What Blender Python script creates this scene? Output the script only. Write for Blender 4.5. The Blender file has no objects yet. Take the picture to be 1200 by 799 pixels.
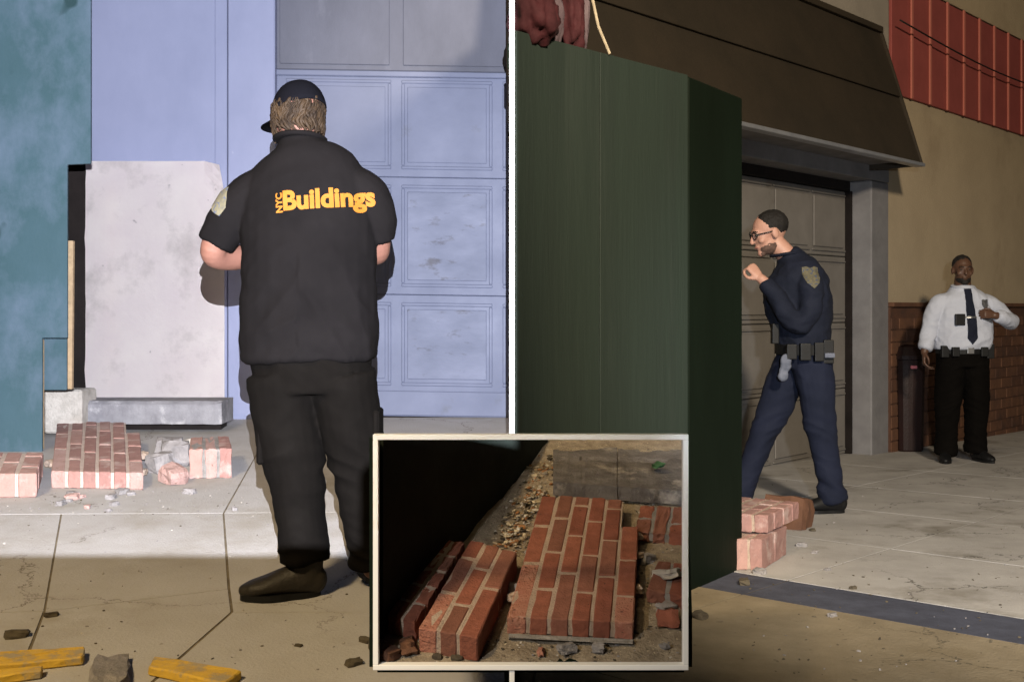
import bpy, bmesh, math, random
from mathutils import Vector, Matrix, noise
from mathutils.bvhtree import BVHTree
random.seed(11)
SC = bpy.context.scene
COL = SC.collection

# ------------------------------------------------------------------ camera
FPX, V0, ZC = 1300.0, 360.0, 1.30          # focal length in px of a 1200 px wide picture, horizon row, eye height
cam_d = bpy.data.cameras.new('camera')
cam = bpy.data.objects.new('camera', cam_d); COL.objects.link(cam)
cam.location = (0, 0, ZC); cam.rotation_euler = (math.radians(90), 0, 0)
cam_d.sensor_width = 36.0; cam_d.lens = 36.0 * FPX / 1200.0
cam_d.shift_y = -(399.5 - V0) / 1200.0
cam_d.clip_start = 0.05; cam_d.clip_end = 500
SC.camera = cam

# ------------------------------------------------------------------ night sky, street light, lamps
world = bpy.data.worlds.new('World'); SC.world = world; world.use_nodes = True
wn = world.node_tree
bg = wn.nodes['Background']
sky = wn.nodes.new('ShaderNodeTexSky'); sky.sky_type = 'NISHITA'; sky.sun_disc = False
sky.sun_elevation = math.radians(52); sky.sun_rotation = math.radians(200)
wn.links.new(sky.outputs[0], bg.inputs['Color']); bg.inputs['Strength'].default_value = 0.0016

def lamp(name, kind, loc, target, energy, color, **kw):
    d = bpy.data.lights.new(name, kind); d.energy = energy; d.color = color
    for k, v in kw.items(): setattr(d, k, v)
    o = bpy.data.objects.new(name, d); COL.objects.link(o); o.location = loc
    o.rotation_euler = (Vector(target) - Vector(loc)).to_track_quat('-Z', 'Y').to_euler()
    return o
# far street lighting: dim, warm, from behind and left
lamp('street_glow', 'SUN', (-2, -6, 7), (0.3, 0, 0), 0.30, (1.0, 0.76, 0.42), angle=math.radians(12))
# street lamp over the left-hand kerb
lamp('kerb_street_lamp', 'SPOT', (-2.6, -0.6, ZC + 3.4), (-1.5, 3.5, 0.3), 1350, (1.0, 0.74, 0.40), spot_size=math.radians(46), spot_blend=0.6, shadow_soft_size=0.35)
# street lamp over the right-hand pavement
lamp('road_street_lamp', 'SPOT', (1.9, -2.2, ZC + 3.2), (3.4, 8.8, 1.5), 4600, (1.0, 0.85, 0.64), spot_size=math.radians(60), spot_blend=0.5, shadow_soft_size=0.3)
# vehicle floodlight that floods the left-hand frontage (flaps added to cut its beam are built below)
FLOOD = Vector((0.025, -0.10, ZC + 0.27))
lamp('flood_light', 'SPOT', FLOOD, (-2.0, 7.4, ZC - 0.1), 4600, (0.90, 0.92, 1.0), spot_size=math.radians(75), spot_blend=0.5, shadow_soft_size=0.0004)
# headlight glow on the right-hand pavement
lamp('head_light', 'SPOT', (0.25, -0.6, ZC + 0.35), (2.75, 8.0, ZC - 0.75), 1350, (0.82, 0.90, 1.0), spot_size=math.radians(33), spot_blend=0.9, shadow_soft_size=0.05)
# hand torch that lights the bricks of the display case
lamp('torch_light', 'SPOT', (-0.70, 1.0, ZC + 0.0), (0.10, 2.6, ZC - 0.58), 44, (1.0, 0.99, 0.97), spot_size=math.radians(46), spot_blend=0.7, shadow_soft_size=0.012)

SC.view_settings.view_transform = 'Standard'; SC.view_settings.look = 'None'
SC.view_settings.exposure = 0.0; SC.view_settings.gamma = 1.0; SC.view_settings.use_curve_mapping = False
SC.render.engine = 'CYCLES'; SC.cycles.use_denoising = True; SC.cycles.max_bounces = 6

# ------------------------------------------------------------------ coordinates
def W(u, v, Y): return Vector(((u - 600) * Y / FPX, Y, ZC + (V0 - v) * Y / FPX))
LA, LB = 1.241, 0.067                      # left pavement: depth below the eye = LA - LB*Y
RA, RB = 1.006, 0.033                      # right pavement: depth below the eye = RA + RB*Y
def gl(Y): return ZC - (LA - LB * Y)
def gr(Y): return ZC - (RA + RB * Y)
def GL(u, v):
    Y = LA / ((v - V0) / FPX + LB); return Vector(((u - 600) * Y / FPX, Y, gl(Y)))
def GR(u, v):
    Y = RA / ((v - V0) / FPX - RB); return Vector(((u - 600) * Y / FPX, Y, gr(Y)))
D = Vector((0.684, 0.729, 0)).normalized(); N = Vector((D.y, -D.x, 0)); P0 = Vector((3.50, 10.3, 0))
def F(s, n, z): return P0 + D * s + N * n + Vector((0, 0, z))     # along the right facade, out from it, height

# ------------------------------------------------------------------ materials
def mat(name, col, rough=0.8, col2=None, scale=6.0, amt=0.5, bump=0.0, bscale=60.0, metal=0.0, detail=6.0, stain=None, stain_scale=3.0, stain_lo=0.55, stain_hi=0.7, stretch=(1, 1, 1), spec=0.3, spots=None, crack=None, coords='Object'):
    m = bpy.data.materials.new(name); m.use_nodes = True
    nt = m.node_tree; b = nt.nodes['Principled BSDF']
    b.inputs['Roughness'].default_value = rough; b.inputs['Metallic'].default_value = metal
    b.inputs['Specular IOR Level'].default_value = spec
    tc = nt.nodes.new('ShaderNodeTexCoord'); mp = nt.nodes.new('ShaderNodeMapping')
    mp.inputs['Scale'].default_value = stretch
    nt.links.new(tc.outputs[coords], mp.inputs['Vector'])
    def ns(sc, det=6.0, ro=0.6):
        n = nt.nodes.new('ShaderNodeTexNoise'); n.inputs['Scale'].default_value = sc
        n.inputs['Detail'].default_value = det; n.inputs['Roughness'].default_value = ro
        nt.links.new(mp.outputs[0], n.inputs['Vector']); return n
    def mix(fac, a, bb):
        x = nt.nodes.new('ShaderNodeMix'); x.data_type = 'RGBA'
        if isinstance(fac, float): x.inputs[0].default_value = fac
        else: nt.links.new(fac, x.inputs[0])
        for k, s in ((6, a), (7, bb)):
            if isinstance(s, tuple): x.inputs[k].default_value = (*s, 1)
            else: nt.links.new(s, x.inputs[k])
        return x.outputs[2]
    def ramp(src, lo, hi):
        r = nt.nodes.new('ShaderNodeMapRange'); r.inputs[1].default_value = lo; r.inputs[2].default_value = hi
        nt.links.new(src, r.inputs[0]); return r.outputs[0]
    c2 = col2 or tuple(x * (1 - amt) for x in col)
    n1 = ns(scale, detail)
    out = mix(ramp(n1.outputs[0], 0.32, 0.68), col, c2)
    if stain:
        n2 = ns(stain_scale, 8.0, 0.65)
        out = mix(ramp(n2.outputs[0], stain_lo, stain_hi), out, stain)
    if crack:
        vo = nt.nodes.new('ShaderNodeTexVoronoi'); vo.feature = 'DISTANCE_TO_EDGE'; vo.inputs['Scale'].default_value = crack[1]
        nd = ns(3.0, 6.0, .7); va = nt.nodes.new('ShaderNodeVectorMath'); va.operation = 'MULTIPLY_ADD'
        nt.links.new(nd.outputs['Color'], va.inputs[0]); va.inputs[1].default_value = (.5, .5, .5); nt.links.new(mp.outputs[0], va.inputs[2])
        nt.links.new(va.outputs[0], vo.inputs['Vector'])
        a1 = ramp(vo.outputs['Distance'], crack[2], 0.0); a2 = ramp(ns(0.9, 3.0).outputs[0], .48, .58)
        mm = nt.nodes.new('ShaderNodeMath'); mm.operation = 'MULTIPLY'; nt.links.new(a1, mm.inputs[0]); nt.links.new(a2, mm.inputs[1])
        out = mix(mm.outputs[0], out, crack[0])
    if spots:
        n3 = ns(spots[1], 2.0, 0.5); out = mix(ramp(n3.outputs[0], spots[2], spots[2] + 0.05), out, spots[0])
    nt.links.new(out, b.inputs['Base Color'])
    if bump:
        n4 = ns(bscale, 8.0, 0.65); bp = nt.nodes.new('ShaderNodeBump')
        bp.inputs['Strength'].default_value = bump; bp.inputs['Distance'].default_value = 0.01
        nt.links.new(n4.outputs[0], bp.inputs['Height']); nt.links.new(bp.outputs[0], b.inputs['Normal'])
    rr = ramp(n1.outputs[0], 0.2, 0.8)
    mr = nt.nodes.new('ShaderNodeMapRange'); mr.inputs[3].default_value = max(0.02, rough - 0.12); mr.inputs[4].default_value = min(1, rough + 0.1)
    nt.links.new(rr, mr.inputs[0]); nt.links.new(mr.outputs[0], b.inputs['Roughness'])
    return m
M = {}
M['concrete'] = mat('concrete', (0.42, 0.41, 0.41), 0.9, (0.365, 0.352, 0.345), 3.5, bump=0.5, bscale=90, stain=(0.26, 0.235, 0.19), stain_scale=1.3, stain_lo=0.52, stain_hi=0.75, spots=((0.2, 0.18, 0.15), 30, 0.74), crack=((0.12, 0.10, 0.08), 0.9, 0.006))
M['concrete_r'] = mat('concrete_r', (0.39, 0.375, 0.365), 0.85, (0.29, 0.278, 0.268), 3, bump=0.5, bscale=80, stain=(0.13, 0.115, 0.09), stain_scale=1.2, stain_lo=0.55, stain_hi=0.72, spots=((0.15, 0.13, 0.1), 26, 0.72), crack=((0.04, 0.035, 0.03), 1.1, 0.010))
M['concrete_tan'] = mat('concrete_tan', (0.23, 0.19, 0.13), 0.9, (0.165, 0.133, 0.088), 5, bump=0.6, bscale=80, stain=(0.17, 0.135, 0.085), stain_scale=3, stain_lo=.52, stain_hi=.7, spots=((0.12, 0.1, 0.07), 26, 0.70), crack=((0.06, 0.05, 0.035), 1.1, 0.008))  # concrete tinted tan, warm lamplight put into the near slabs' colour
M['dirt'] = mat('dirt', (0.09, 0.075, 0.05), 0.95, (0.05, 0.04, 0.03), 20, bump=0.7)
M['joint_dirt'] = mat('joint_dirt', (0.20, 0.165, 0.11), 0.95, (0.10, 0.08, 0.055), 12, bump=0.7)
M['asphalt'] = mat('asphalt', (0.068, 0.074, 0.105), 0.8, (0.04, 0.043, 0.062), 10, bump=0.6, bscale=150)  # darker blue-grey tone for one band of slabs
M['lav'] = mat('lavender_paint', (0.215, 0.235, 0.350), 0.6, (0.185, 0.205, 0.31), 3, bump=0.12, bscale=25, spots=((0.38, 0.40, 0.47), 7, 0.76), stretch=(1, 1, 0.6))
M['door'] = mat('door_paint', (0.130, 0.146, 0.220), 0.55, (0.112, 0.127, 0.19), 2.5, bump=0.08, bscale=30, stain=(0.10, 0.11, 0.15), stain_scale=4.5, stain_lo=0.62, stain_hi=0.75)
M['door_scuff'] = mat('door_paint_scuffed', (0.130, 0.146, 0.220), 0.55, (0.112, 0.127, 0.185), 2.5, bump=0.1, bscale=30, stain=(0.065, 0.066, 0.09), stain_scale=5.5, stain_lo=0.57, stain_hi=0.68, stretch=(1, 1, 2.2))
M['greyboard'] = mat('grey_board', (0.105, 0.11, 0.145), 0.7, (0.08, 0.084, 0.108), 2.2, bump=0.15, bscale=30, stretch=(1, 1, .5), stain=(0.15, 0.155, 0.195), stain_scale=3, stain_lo=.6, stain_hi=.8)
M['white_board'] = mat('white_board', (0.80, 0.735, 0.71), 0.7, (0.72, 0.64, 0.645), 3.0, bump=0.12, bscale=40, stain=(0.45, 0.40, 0.39), stain_scale=2.2, stain_lo=0.53, stain_hi=0.74, spots=((0.25, 0.22, 0.22), 12, 0.76))
M['teal'] = mat('teal_paint', (0.052, 0.098, 0.122), 0.55, (0.034, 0.076, 0.090), 2.2, bump=0.15, bscale=22, stain=(0.105, 0.145, 0.20), stain_scale=1.7, stain_lo=0.45, stain_hi=0.66, stretch=(1, 1, 0.75), spots=((0.018, 0.045, 0.052), 4.5, 0.66))
M['plyedge'] = mat('ply_edge', (0.42, 0.30, 0.18), 0.8, amt=.3, scale=30, bump=.3)
M['void'] = mat('recess_shade', (0.012, 0.008, 0.007), 0.95, scale=5)  # near black: shade of gaps and recesses put into the colour
M['stone'] = mat('ledge_stone', (0.27, 0.265, 0.28), 0.85, (0.17, 0.165, 0.18), 9, bump=0.7, bscale=45, stain=(0.4, 0.39, 0.4), stain_scale=6, stain_lo=.56, stain_hi=.66)
M['stone_dark'] = mat('ledge_stone_dark', (0.17, 0.155, 0.15), 0.9, (0.085, 0.075, 0.072), 18, bump=0.9, bscale=60, stain=(0.30, 0.27, 0.24), stain_scale=12, stain_lo=.56, stain_hi=.68)
M['mortar'] = mat('mortar', (0.44, 0.34, 0.27), 0.95, (0.34, 0.26, 0.205), 22, bump=0.8, bscale=120)
M['mortar_grey'] = mat('mortar_grey', (0.30, 0.28, 0.27), 0.95, (0.18, 0.17, 0.16), 25, bump=0.9, bscale=90)
BR = []
for k, c in enumerate([(0.265, 0.090, 0.056), (0.23, 0.078, 0.05), (0.285, 0.10, 0.062), (0.20, 0.082, 0.055), (0.245, 0.10, 0.068)]):
    BR.append(mat('brick_red_%s' % 'abcde'[k], c, 0.85, tuple(x * 0.68 for x in c), 26, bump=0.5, bscale=140, spots=(tuple(x * 0.35 for x in c), 120, 0.70)))
BRD = []
for k, c in enumerate([(0.36, 0.205, 0.18), (0.32, 0.175, 0.155), (0.39, 0.235, 0.205), (0.30, 0.17, 0.15)]):
    BRD.append(mat('brick_dusty_%s' % 'abcd'[k], c, 0.95, tuple(x * 0.8 for x in c), 14, bump=0.5, bscale=90, stain=(0.46, 0.36, 0.33), stain_scale=8, stain_lo=.52, stain_hi=.72))
M['brick_dusty_pale'] = mat('brick_dusty_pale', (0.45, 0.305, 0.28), 0.95, (0.36, 0.225, 0.20), 14, bump=0.9, bscale=80, spots=((0.2, 0.12, 0.1), 60, .68))
M['mortar_dusty'] = mat('mortar_dusty', (0.52, 0.42, 0.37), 0.95, (0.42, 0.34, 0.30), 14, bump=0.8, bscale=60)
M['brick_pale'] = mat('brick_pale', (0.42, 0.205, 0.145), 0.95, (0.34, 0.13, 0.09), 30, bump=1.0, bscale=110, spots=((0.12, 0.05, 0.035), 90, 0.66))
M['brick_brown'] = mat('brick_brown', (0.13, 0.06, 0.032), 0.85, (0.085, 0.04, 0.024), 8, bump=0.4, bscale=60)
M['brick_brown2'] = mat('brick_brown_dark', (0.10, 0.045, 0.026), 0.85, (0.06, 0.03, 0.02), 8, bump=0.4, bscale=60)
M['yellow'] = mat('yellow_paint', (0.62, 0.40, 0.05), 0.7, (0.48, 0.30, 0.05), 14, bump=0.4, bscale=60, stain=(0.33, 0.27, 0.17), stain_scale=14, stain_lo=.50, stain_hi=.60)
M['green'] = mat('green_paint', (0.019, 0.029, 0.0225), 0.7, (0.0145, 0.0225, 0.0175), 9.0, bump=0.35, bscale=30, stretch=(1, 1, .08), stain=(0.027, 0.036, 0.029), stain_scale=5, stain_lo=.55, stain_hi=.8, spots=((0.045, 0.05, 0.042), 14, .76))
M['green_dark'] = mat('green_darker', (0.0065, 0.0105, 0.0068), 0.6, (0.005, 0.008, 0.005), 3, bump=0.15, bscale=25, stretch=(1, 1, .3), spec=.04)  # darker green than the hoarding sheets
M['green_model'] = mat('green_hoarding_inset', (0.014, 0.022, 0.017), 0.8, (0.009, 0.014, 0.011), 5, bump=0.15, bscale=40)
M['tan'] = mat('tan_stucco', (0.40, 0.32, 0.215), 0.9, (0.34, 0.27, 0.18), 1.6, bump=0.4, bscale=60, stain=(0.28, 0.215, 0.14), stain_scale=1.1, stain_lo=.55, stain_hi=.75)
M['grey_wall'] = mat('grey_render', (0.30, 0.265, 0.225), 0.9, amt=.25, scale=2, bump=.3)
M['red_metal'] = mat('red_metal', (0.29, 0.068, 0.06), 0.7, (0.23, 0.052, 0.046), 2.5, bump=0.05, bscale=20, spec=.4)
M['red_rib'] = mat('red_rib', (0.40, 0.13, 0.10), 0.5, (0.4, 0.12, 0.09), 4)
M['canopy'] = mat('canopy_brown', (0.038, 0.029, 0.020), 0.65, (0.023, 0.018, 0.012), 1.8, bump=0.3, bscale=40, stretch=(1, 1, 1))
M['metal'] = mat('grey_metal', (0.36, 0.37, 0.40), 0.4, (0.26, 0.27, 0.3), 5, bump=0.1, metal=0.5, spec=.5)
M['jamb'] = mat('jamb_grey', (0.20, 0.195, 0.20), 0.7, (0.15, 0.145, 0.15), 5, bump=0.2)
M['door_r'] = mat('door_beige', (0.185, 0.170, 0.155), 0.65, (0.14, 0.128, 0.115), 2.5, bump=0.1, stain=(0.10, 0.08, 0.06), stain_scale=2.5, stain_lo=.6, stain_hi=.75)
M['maroon'] = mat('maroon_plastic', (0.018, 0.007, 0.006), 0.5, amt=.4, scale=6, bump=.2)
M['pink'] = mat('pink_plastic', (0.45, 0.14, 0.17), 0.5, amt=.2)
M['paper'] = mat('pale_plastic', (0.6, 0.56, 0.5), 0.6, amt=.2)
M['tarp_red'] = mat('tarp_red', (0.055, 0.010, 0.013), 0.85, (0.03, 0.006, 0.008), 12, bump=.3)
M['tarp_pale'] = mat('tarp_pale', (0.13, 0.095, 0.105), 0.85, (0.07, 0.045, 0.055), 12, bump=.3)
M['cable'] = mat('black_cable', (0.012, 0.012, 0.012), 0.6, amt=.2)
M['white_paint'] = mat('white_paint', (0.88, 0.88, 0.87), 0.5, (0.86, 0.86, 0.85), 8, bump=0.02)
M['gravel'] = mat('gravel_ground', (0.36, 0.30, 0.225), 0.95, (0.21, 0.17, 0.125), 34, bump=1.0, bscale=130, spots=((0.5, 0.42, 0.3), 150, 0.66), stain=(0.19, 0.145, 0.10), stain_scale=9, stain_lo=.5, stain_hi=.7)
M['leaf'] = mat('dry_leaf', (0.32, 0.15, 0.06), 0.9, (0.18, 0.09, 0.045), 30, bump=.3)
M['twig'] = mat('dry_straw', (0.5, 0.42, 0.3), 0.9, amt=.4, scale=40)
M['moss'] = mat('green_leaf', (0.05, 0.13, 0.06), 0.8, amt=.4, scale=40)
M['rubble'] = mat('rubble_grey', (0.30, 0.28, 0.28), 0.95, (0.17, 0.16, 0.16), 14, bump=.9, bscale=70)
M['rubble_white'] = mat('rubble_white', (0.55, 0.51, 0.46), 0.95, (0.36, 0.33, 0.29), 14, bump=.9, bscale=90)
M['skin'] = mat('skin_light', (0.42, 0.235, 0.175), 0.55, (0.37, 0.19, 0.14), 14, bump=.1, bscale=200, spec=.4)
M['skin_dark'] = mat('skin_dark', (0.085, 0.042, 0.026), 0.5, (0.07, 0.034, 0.02), 14, bump=.1, bscale=200, spec=.4)
M['skin_tan'] = mat('skin_tan', (0.165, 0.078, 0.056), 0.6, (0.13, 0.058, 0.042), 14, bump=.1, bscale=200, spec=.3)
M['shirt_black'] = mat('shirt_black', (0.0062, 0.0053, 0.0055), 0.9, (0.0046, 0.004, 0.0042), 5, bump=0.25, bscale=350, spec=.05)
M['trouser_black'] = mat('trouser_black', (0.0036, 0.0029, 0.0024), 0.9, (0.0025, 0.002, 0.0017), 5, bump=0.25, bscale=300, spec=.05)
M['boot'] = mat('boot_leather', (0.016, 0.013, 0.010), 0.55, (0.024, 0.02, 0.015), 12, bump=0.3, bscale=80)
M['cap'] = mat('cap_cloth', (0.0042, 0.0042, 0.006), 0.95, amt=.2, bump=.2, bscale=250, spec=.03)
M['hair'] = mat('hair_brown', (0.036, 0.021, 0.010), 0.7, (0.010, 0.006, 0.004), 25, spec=.2)
M['hair_black'] = mat('hair_black', (0.012, 0.010, 0.009), 0.7, amt=.3, scale=40, bump=.6, bscale=180)
M['stubble'] = mat('stubble', (0.11, 0.065, 0.05), 0.8, (0.07, 0.042, 0.033), 60, bump=.4, bscale=250)
M['orange'] = mat('orange_print', (0.25, 0.088, 0.006), 0.8, (0.22, 0.076, 0.005), 20)
M['patch'] = mat('shoulder_patch', (0.125, 0.11, 0.065), 0.8, (0.07, 0.065, 0.05), 45, spots=((0.05, 0.06, 0.09), 60, .58))
M['navy'] = mat('uniform_navy', (0.008, 0.0105, 0.022), 0.85, (0.006, 0.008, 0.016), 5, bump=.25, bscale=300, spec=.2)
M['navy_trouser'] = mat('trouser_navy', (0.009, 0.012, 0.028), 0.85, (0.0065, 0.009, 0.020), 5, bump=.25, bscale=300, spec=.2)
M['shirt_white'] = mat('shirt_white', (0.42, 0.44, 0.51), 0.8, (0.38, 0.40, 0.47), 5, bump=.2, bscale=300)
M['leather'] = mat('belt_leather', (0.006, 0.006, 0.0065), 0.55, amt=.3, scale=10, spec=.25)
M['eye'] = mat('eye_white', (0.30, 0.28, 0.26), 0.3, amt=.05)
M['eye_dim'] = mat('eye_dim', (0.07, 0.045, 0.035), 0.5, amt=.1)
M['iris'] = mat('iris', (0.02, 0.012, 0.01), 0.2, amt=.1)
M['silver'] = mat('silver', (0.35, 0.35, 0.36), 0.35, amt=.3, scale=30, metal=.8)
M['lens'] = mat('glasses_black', (0.01, 0.01, 0.01), 0.3, amt=.1)
M['lips'] = mat('lips', (0.36, 0.14, 0.11), 0.5, amt=.2)
M['glove'] = mat('pale_glove', (0.13, 0.14, 0.18), 0.8, (0.07, 0.08, 0.11), 20, bump=.3)

# ------------------------------------------------------------------ mesh helpers
def link(name, me, m=None, parent=None, smooth=False):
    o = bpy.data.objects.new(name, me); COL.objects.link(o)
    if m is not None and not me.materials: me.materials.append(M[m] if isinstance(m, str) else m)
    if parent is not None: o.parent = parent
    if smooth:
        for p in me.polygons: p.use_smooth = True
    return o
def tag(o, label=None, cat=None, group=None, kind=None):
    if label: o['label'] = label
    if cat: o['category'] = cat
    if group: o['group'] = group
    if kind: o['kind'] = kind
    return o
def empty(name, loc=(0, 0, 0)):
    o = bpy.data.objects.new(name, None); COL.objects.link(o); o.location = loc; o.empty_display_size = 0.1; return o
def from_bm(name, bm, m, parent=None, smooth=False, rel=True):
    """world-space bmesh -> object; origin stays at the parent's origin"""
    if parent is not None and rel:
        bmesh.ops.translate(bm, vec=-root_loc(parent), verts=bm.verts)
    bmesh.ops.recalc_face_normals(bm, faces=bm.faces)
    me = bpy.data.meshes.new(name); bm.to_mesh(me); bm.free()
    return link(name, me, m, parent, smooth)
def root_loc(o):
    v = Vector((0, 0, 0))
    while o is not None: v = v + o.location; o = o.parent
    return v
def hexa(bm, b, t):
    """b, t: four bottom and four top corners"""
    vb = [bm.verts.new(p) for p in b]; vt = [bm.verts.new(p) for p in t]
    bm.faces.new(vb[::-1]); bm.faces.new(vt)
    for i in range(4): bm.faces.new((vb[i], vb[(i + 1) % 4], vt[(i + 1) % 4], vt[i]))
    return vb + vt
def bevel(bm, w, seg=1):
    bmesh.ops.bevel(bm, geom=list(bm.edges), offset=w, segments=seg, profile=0.6, affect='EDGES', clamp_overlap=True)
def hexobj(name, b, t, m, parent=None, bev=0.004, jit=0.0, seg=1, cuts=0):
    bm = bmesh.new(); hexa(bm, [Vector(p) for p in b], [Vector(p) for p in t])
    bmesh.ops.recalc_face_normals(bm, faces=bm.faces)
    if cuts: bmesh.ops.subdivide_edges(bm, edges=bm.edges, cuts=cuts, use_grid_fill=True)
    if jit:
        for v in bm.verts: v.co += Vector([random.uniform(-jit, jit) for _ in range(3)])
    if bev and not cuts: bevel(bm, bev, seg)
    return from_bm(name, bm, m, parent)
def box(name, lo, hi, m, parent=None, bev=0.004, jit=0.0):
    x0, y0, z0 = lo; x1, y1, z1 = hi
    return hexobj(name, [(x0, y0, z0), (x1, y0, z0), (x1, y1, z0), (x0, y1, z0)], [(x0, y0, z1), (x1, y0, z1), (x1, y1, z1), (x0, y1, z1)], m, parent, bev, jit)
def pbox(name, u0, u1, v0, v1, Y, th, m, parent=None, bev=0.004, jit=0.0):
    """upright board facing the street whose front face covers that part of the frontage, th thick"""
    a = W(u0, v1, Y); b = W(u1, v0, Y)
    return box(name, (a.x, Y, a.z), (b.x, Y + th, b.z), m, parent, bev, jit)
def fbox(name, s0, s1, n0, n1, z0, z1, m, parent=None, bev=0.004, jit=0.0):
    q = [(s0, n0), (s1, n0), (s1, n1), (s0, n1)]
    return hexobj(name, [F(s, n, z0) for s, n in q], [F(s, n, z1) for s, n in q], m, parent, bev, jit)
def prism(name, pts, down, m, parent=None, bev=0.006, jit=0.0):
    """flat polygon (top points) with thickness"""
    bm = bmesh.new(); top = [bm.verts.new(p) for p in pts]; bot = [bm.verts.new(Vector(p) + down) for p in pts]
    n = len(pts); bm.faces.new(top); bm.faces.new(bot[::-1])
    for i in range(n): bm.faces.new((top[i], bot[i], bot[(i + 1) % n], top[(i + 1) % n]))
    bmesh.ops.recalc_face_normals(bm, faces=bm.faces)
    if bev: bevel(bm, bev)
    return from_bm(name, bm, m, parent)
def chunk(name, c, r, m, parent=None, seed=0, blocky=0.6, rough=0.22):
    """irregular broken stone: jittered, faceted lump"""
    rnd = random.Random(seed); bm = bmesh.new()
    bmesh.ops.create_cube(bm, size=2.0)
    bmesh.ops.subdivide_edges(bm, edges=bm.edges, cuts=2, use_grid_fill=True)
    rot = Matrix.Rotation(rnd.uniform(0, 6.28), 3, 'Z') @ Matrix.Rotation(rnd.uniform(-.3, .3), 3, 'X')
    rr = Vector(r) if not isinstance(r, (int, float)) else Vector((r, r, r))
    for v in bm.verts:
        d = v.co.normalized(); p = v.co * blocky + d * 1.25 * (1 - blocky)
        p = p * (1 + rough * (noise.noise(d * 1.7 + Vector((seed * 3.1, seed, 0))) * 1.4 + rnd.uniform(-.35, .35)))
        v.co = rot @ Vector((p.x * rr.x, p.y * rr.y, p.z * rr.z)) + Vector(c)
    zmin = c[2] - rr.z * 0.8
    for v in bm.verts: v.co.z = max(v.co.z, zmin)
    return from_bm(name, bm, m, parent)
def shadeobj(o):
    for p in o.data.polygons: p.use_smooth = True
    return o

# ------------------------------------------------------------------ pavement, left
ground = box('ground', (-60, -40, -0.7), (60, 60, -0.45), 'dirt', None, 0); tag(ground, kind='structure')
walkL = empty('sidewalk', (0, 0, 0)); tag(walkL, kind='structure')
bm = bmesh.new()
hexa(bm, [(-6, -3, -0.44), (0.0, -3, -0.44), (0.0, 8.3, -0.44), (-6, 8.3, -0.44)], [(-6, -3, gl(-3) - 0.0022), (0.0, -3, gl(-3) - 0.0022), (0.0, 8.3, gl(8.3) - 0.0022), (-6, 8.3, gl(8.3) - 0.0022)])
from_bm('base', bm, 'joint_dirt', walkL)
def shrink(pts, d):
    c = sum(pts, Vector()) / len(pts); out = []
    n = len(pts)
    for i in range(n):
        a, b, e = pts[i - 1], pts[i], pts[(i + 1) % n]
        d1 = (b - a).normalized(); d2 = (e - b).normalized()
        m1 = Vector((-d1.y, d1.x, 0)); m2 = Vector((-d2.y, d2.x, 0))
        if m1.dot(c - b) < 0: m1 = -m1
        if m2.dot(c - b) < 0: m2 = -m2
        out.append(b + (m1 + m2).normalized() * d * 1.25)
    return out
def gpt(x, y): return Vector((x, y, gl(y)))
slabsL = [
    [GL(-420, 605), GL(72, 602), GL(52, 716), GL(-420, 726)],
    [GL(72, 602), GL(262, 601), GL(268, 690), GL(52, 716)],
    [GL(262, 601), GL(600, 598), GL(600, 719), GL(272, 717), GL(268, 690)],
    [GL(-420, 726), GL(52, 716), GL(20, 799), gpt(-1.42, 2.0), gpt(-4.5, 2.0)],
    [GL(52, 716), GL(268, 690), GL(272, 717), GL(190, 789), gpt(-1.02, 2.9), gpt(-1.42, 2.0), GL(20, 799)],
    [GL(272, 717), GL(600, 719), gpt(0, 2.0), gpt(-1.42, 2.0), gpt(-1.02, 2.9), GL(190, 789)],
    [GL(-420, 605), GL(72, 602), GL(262, 601), gpt(-1.63, 7.9), gpt(-5.5, 7.9)],
    [GL(262, 601), GL(600, 598), gpt(0, 7.9), gpt(-1.63, 7.9)],
    [gpt(-4.5, 1.99), gpt(-1.42, 1.99), gpt(-1.42, -2.9), gpt(-4.5, -2.9)],
    [gpt(-1.42, 1.99), gpt(-0.0, 1.99), gpt(-0.0, -2.9), gpt(-1.42, -2.9)],
]
for i, pts in enumerate(slabsL):
    dz = random.uniform(0, .0012)
    prism('slab', [p + Vector((0, 0, dz)) for p in shrink(pts, 0.0045)], Vector((0, 0, -0.09)), 'concrete', walkL, 0)
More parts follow.
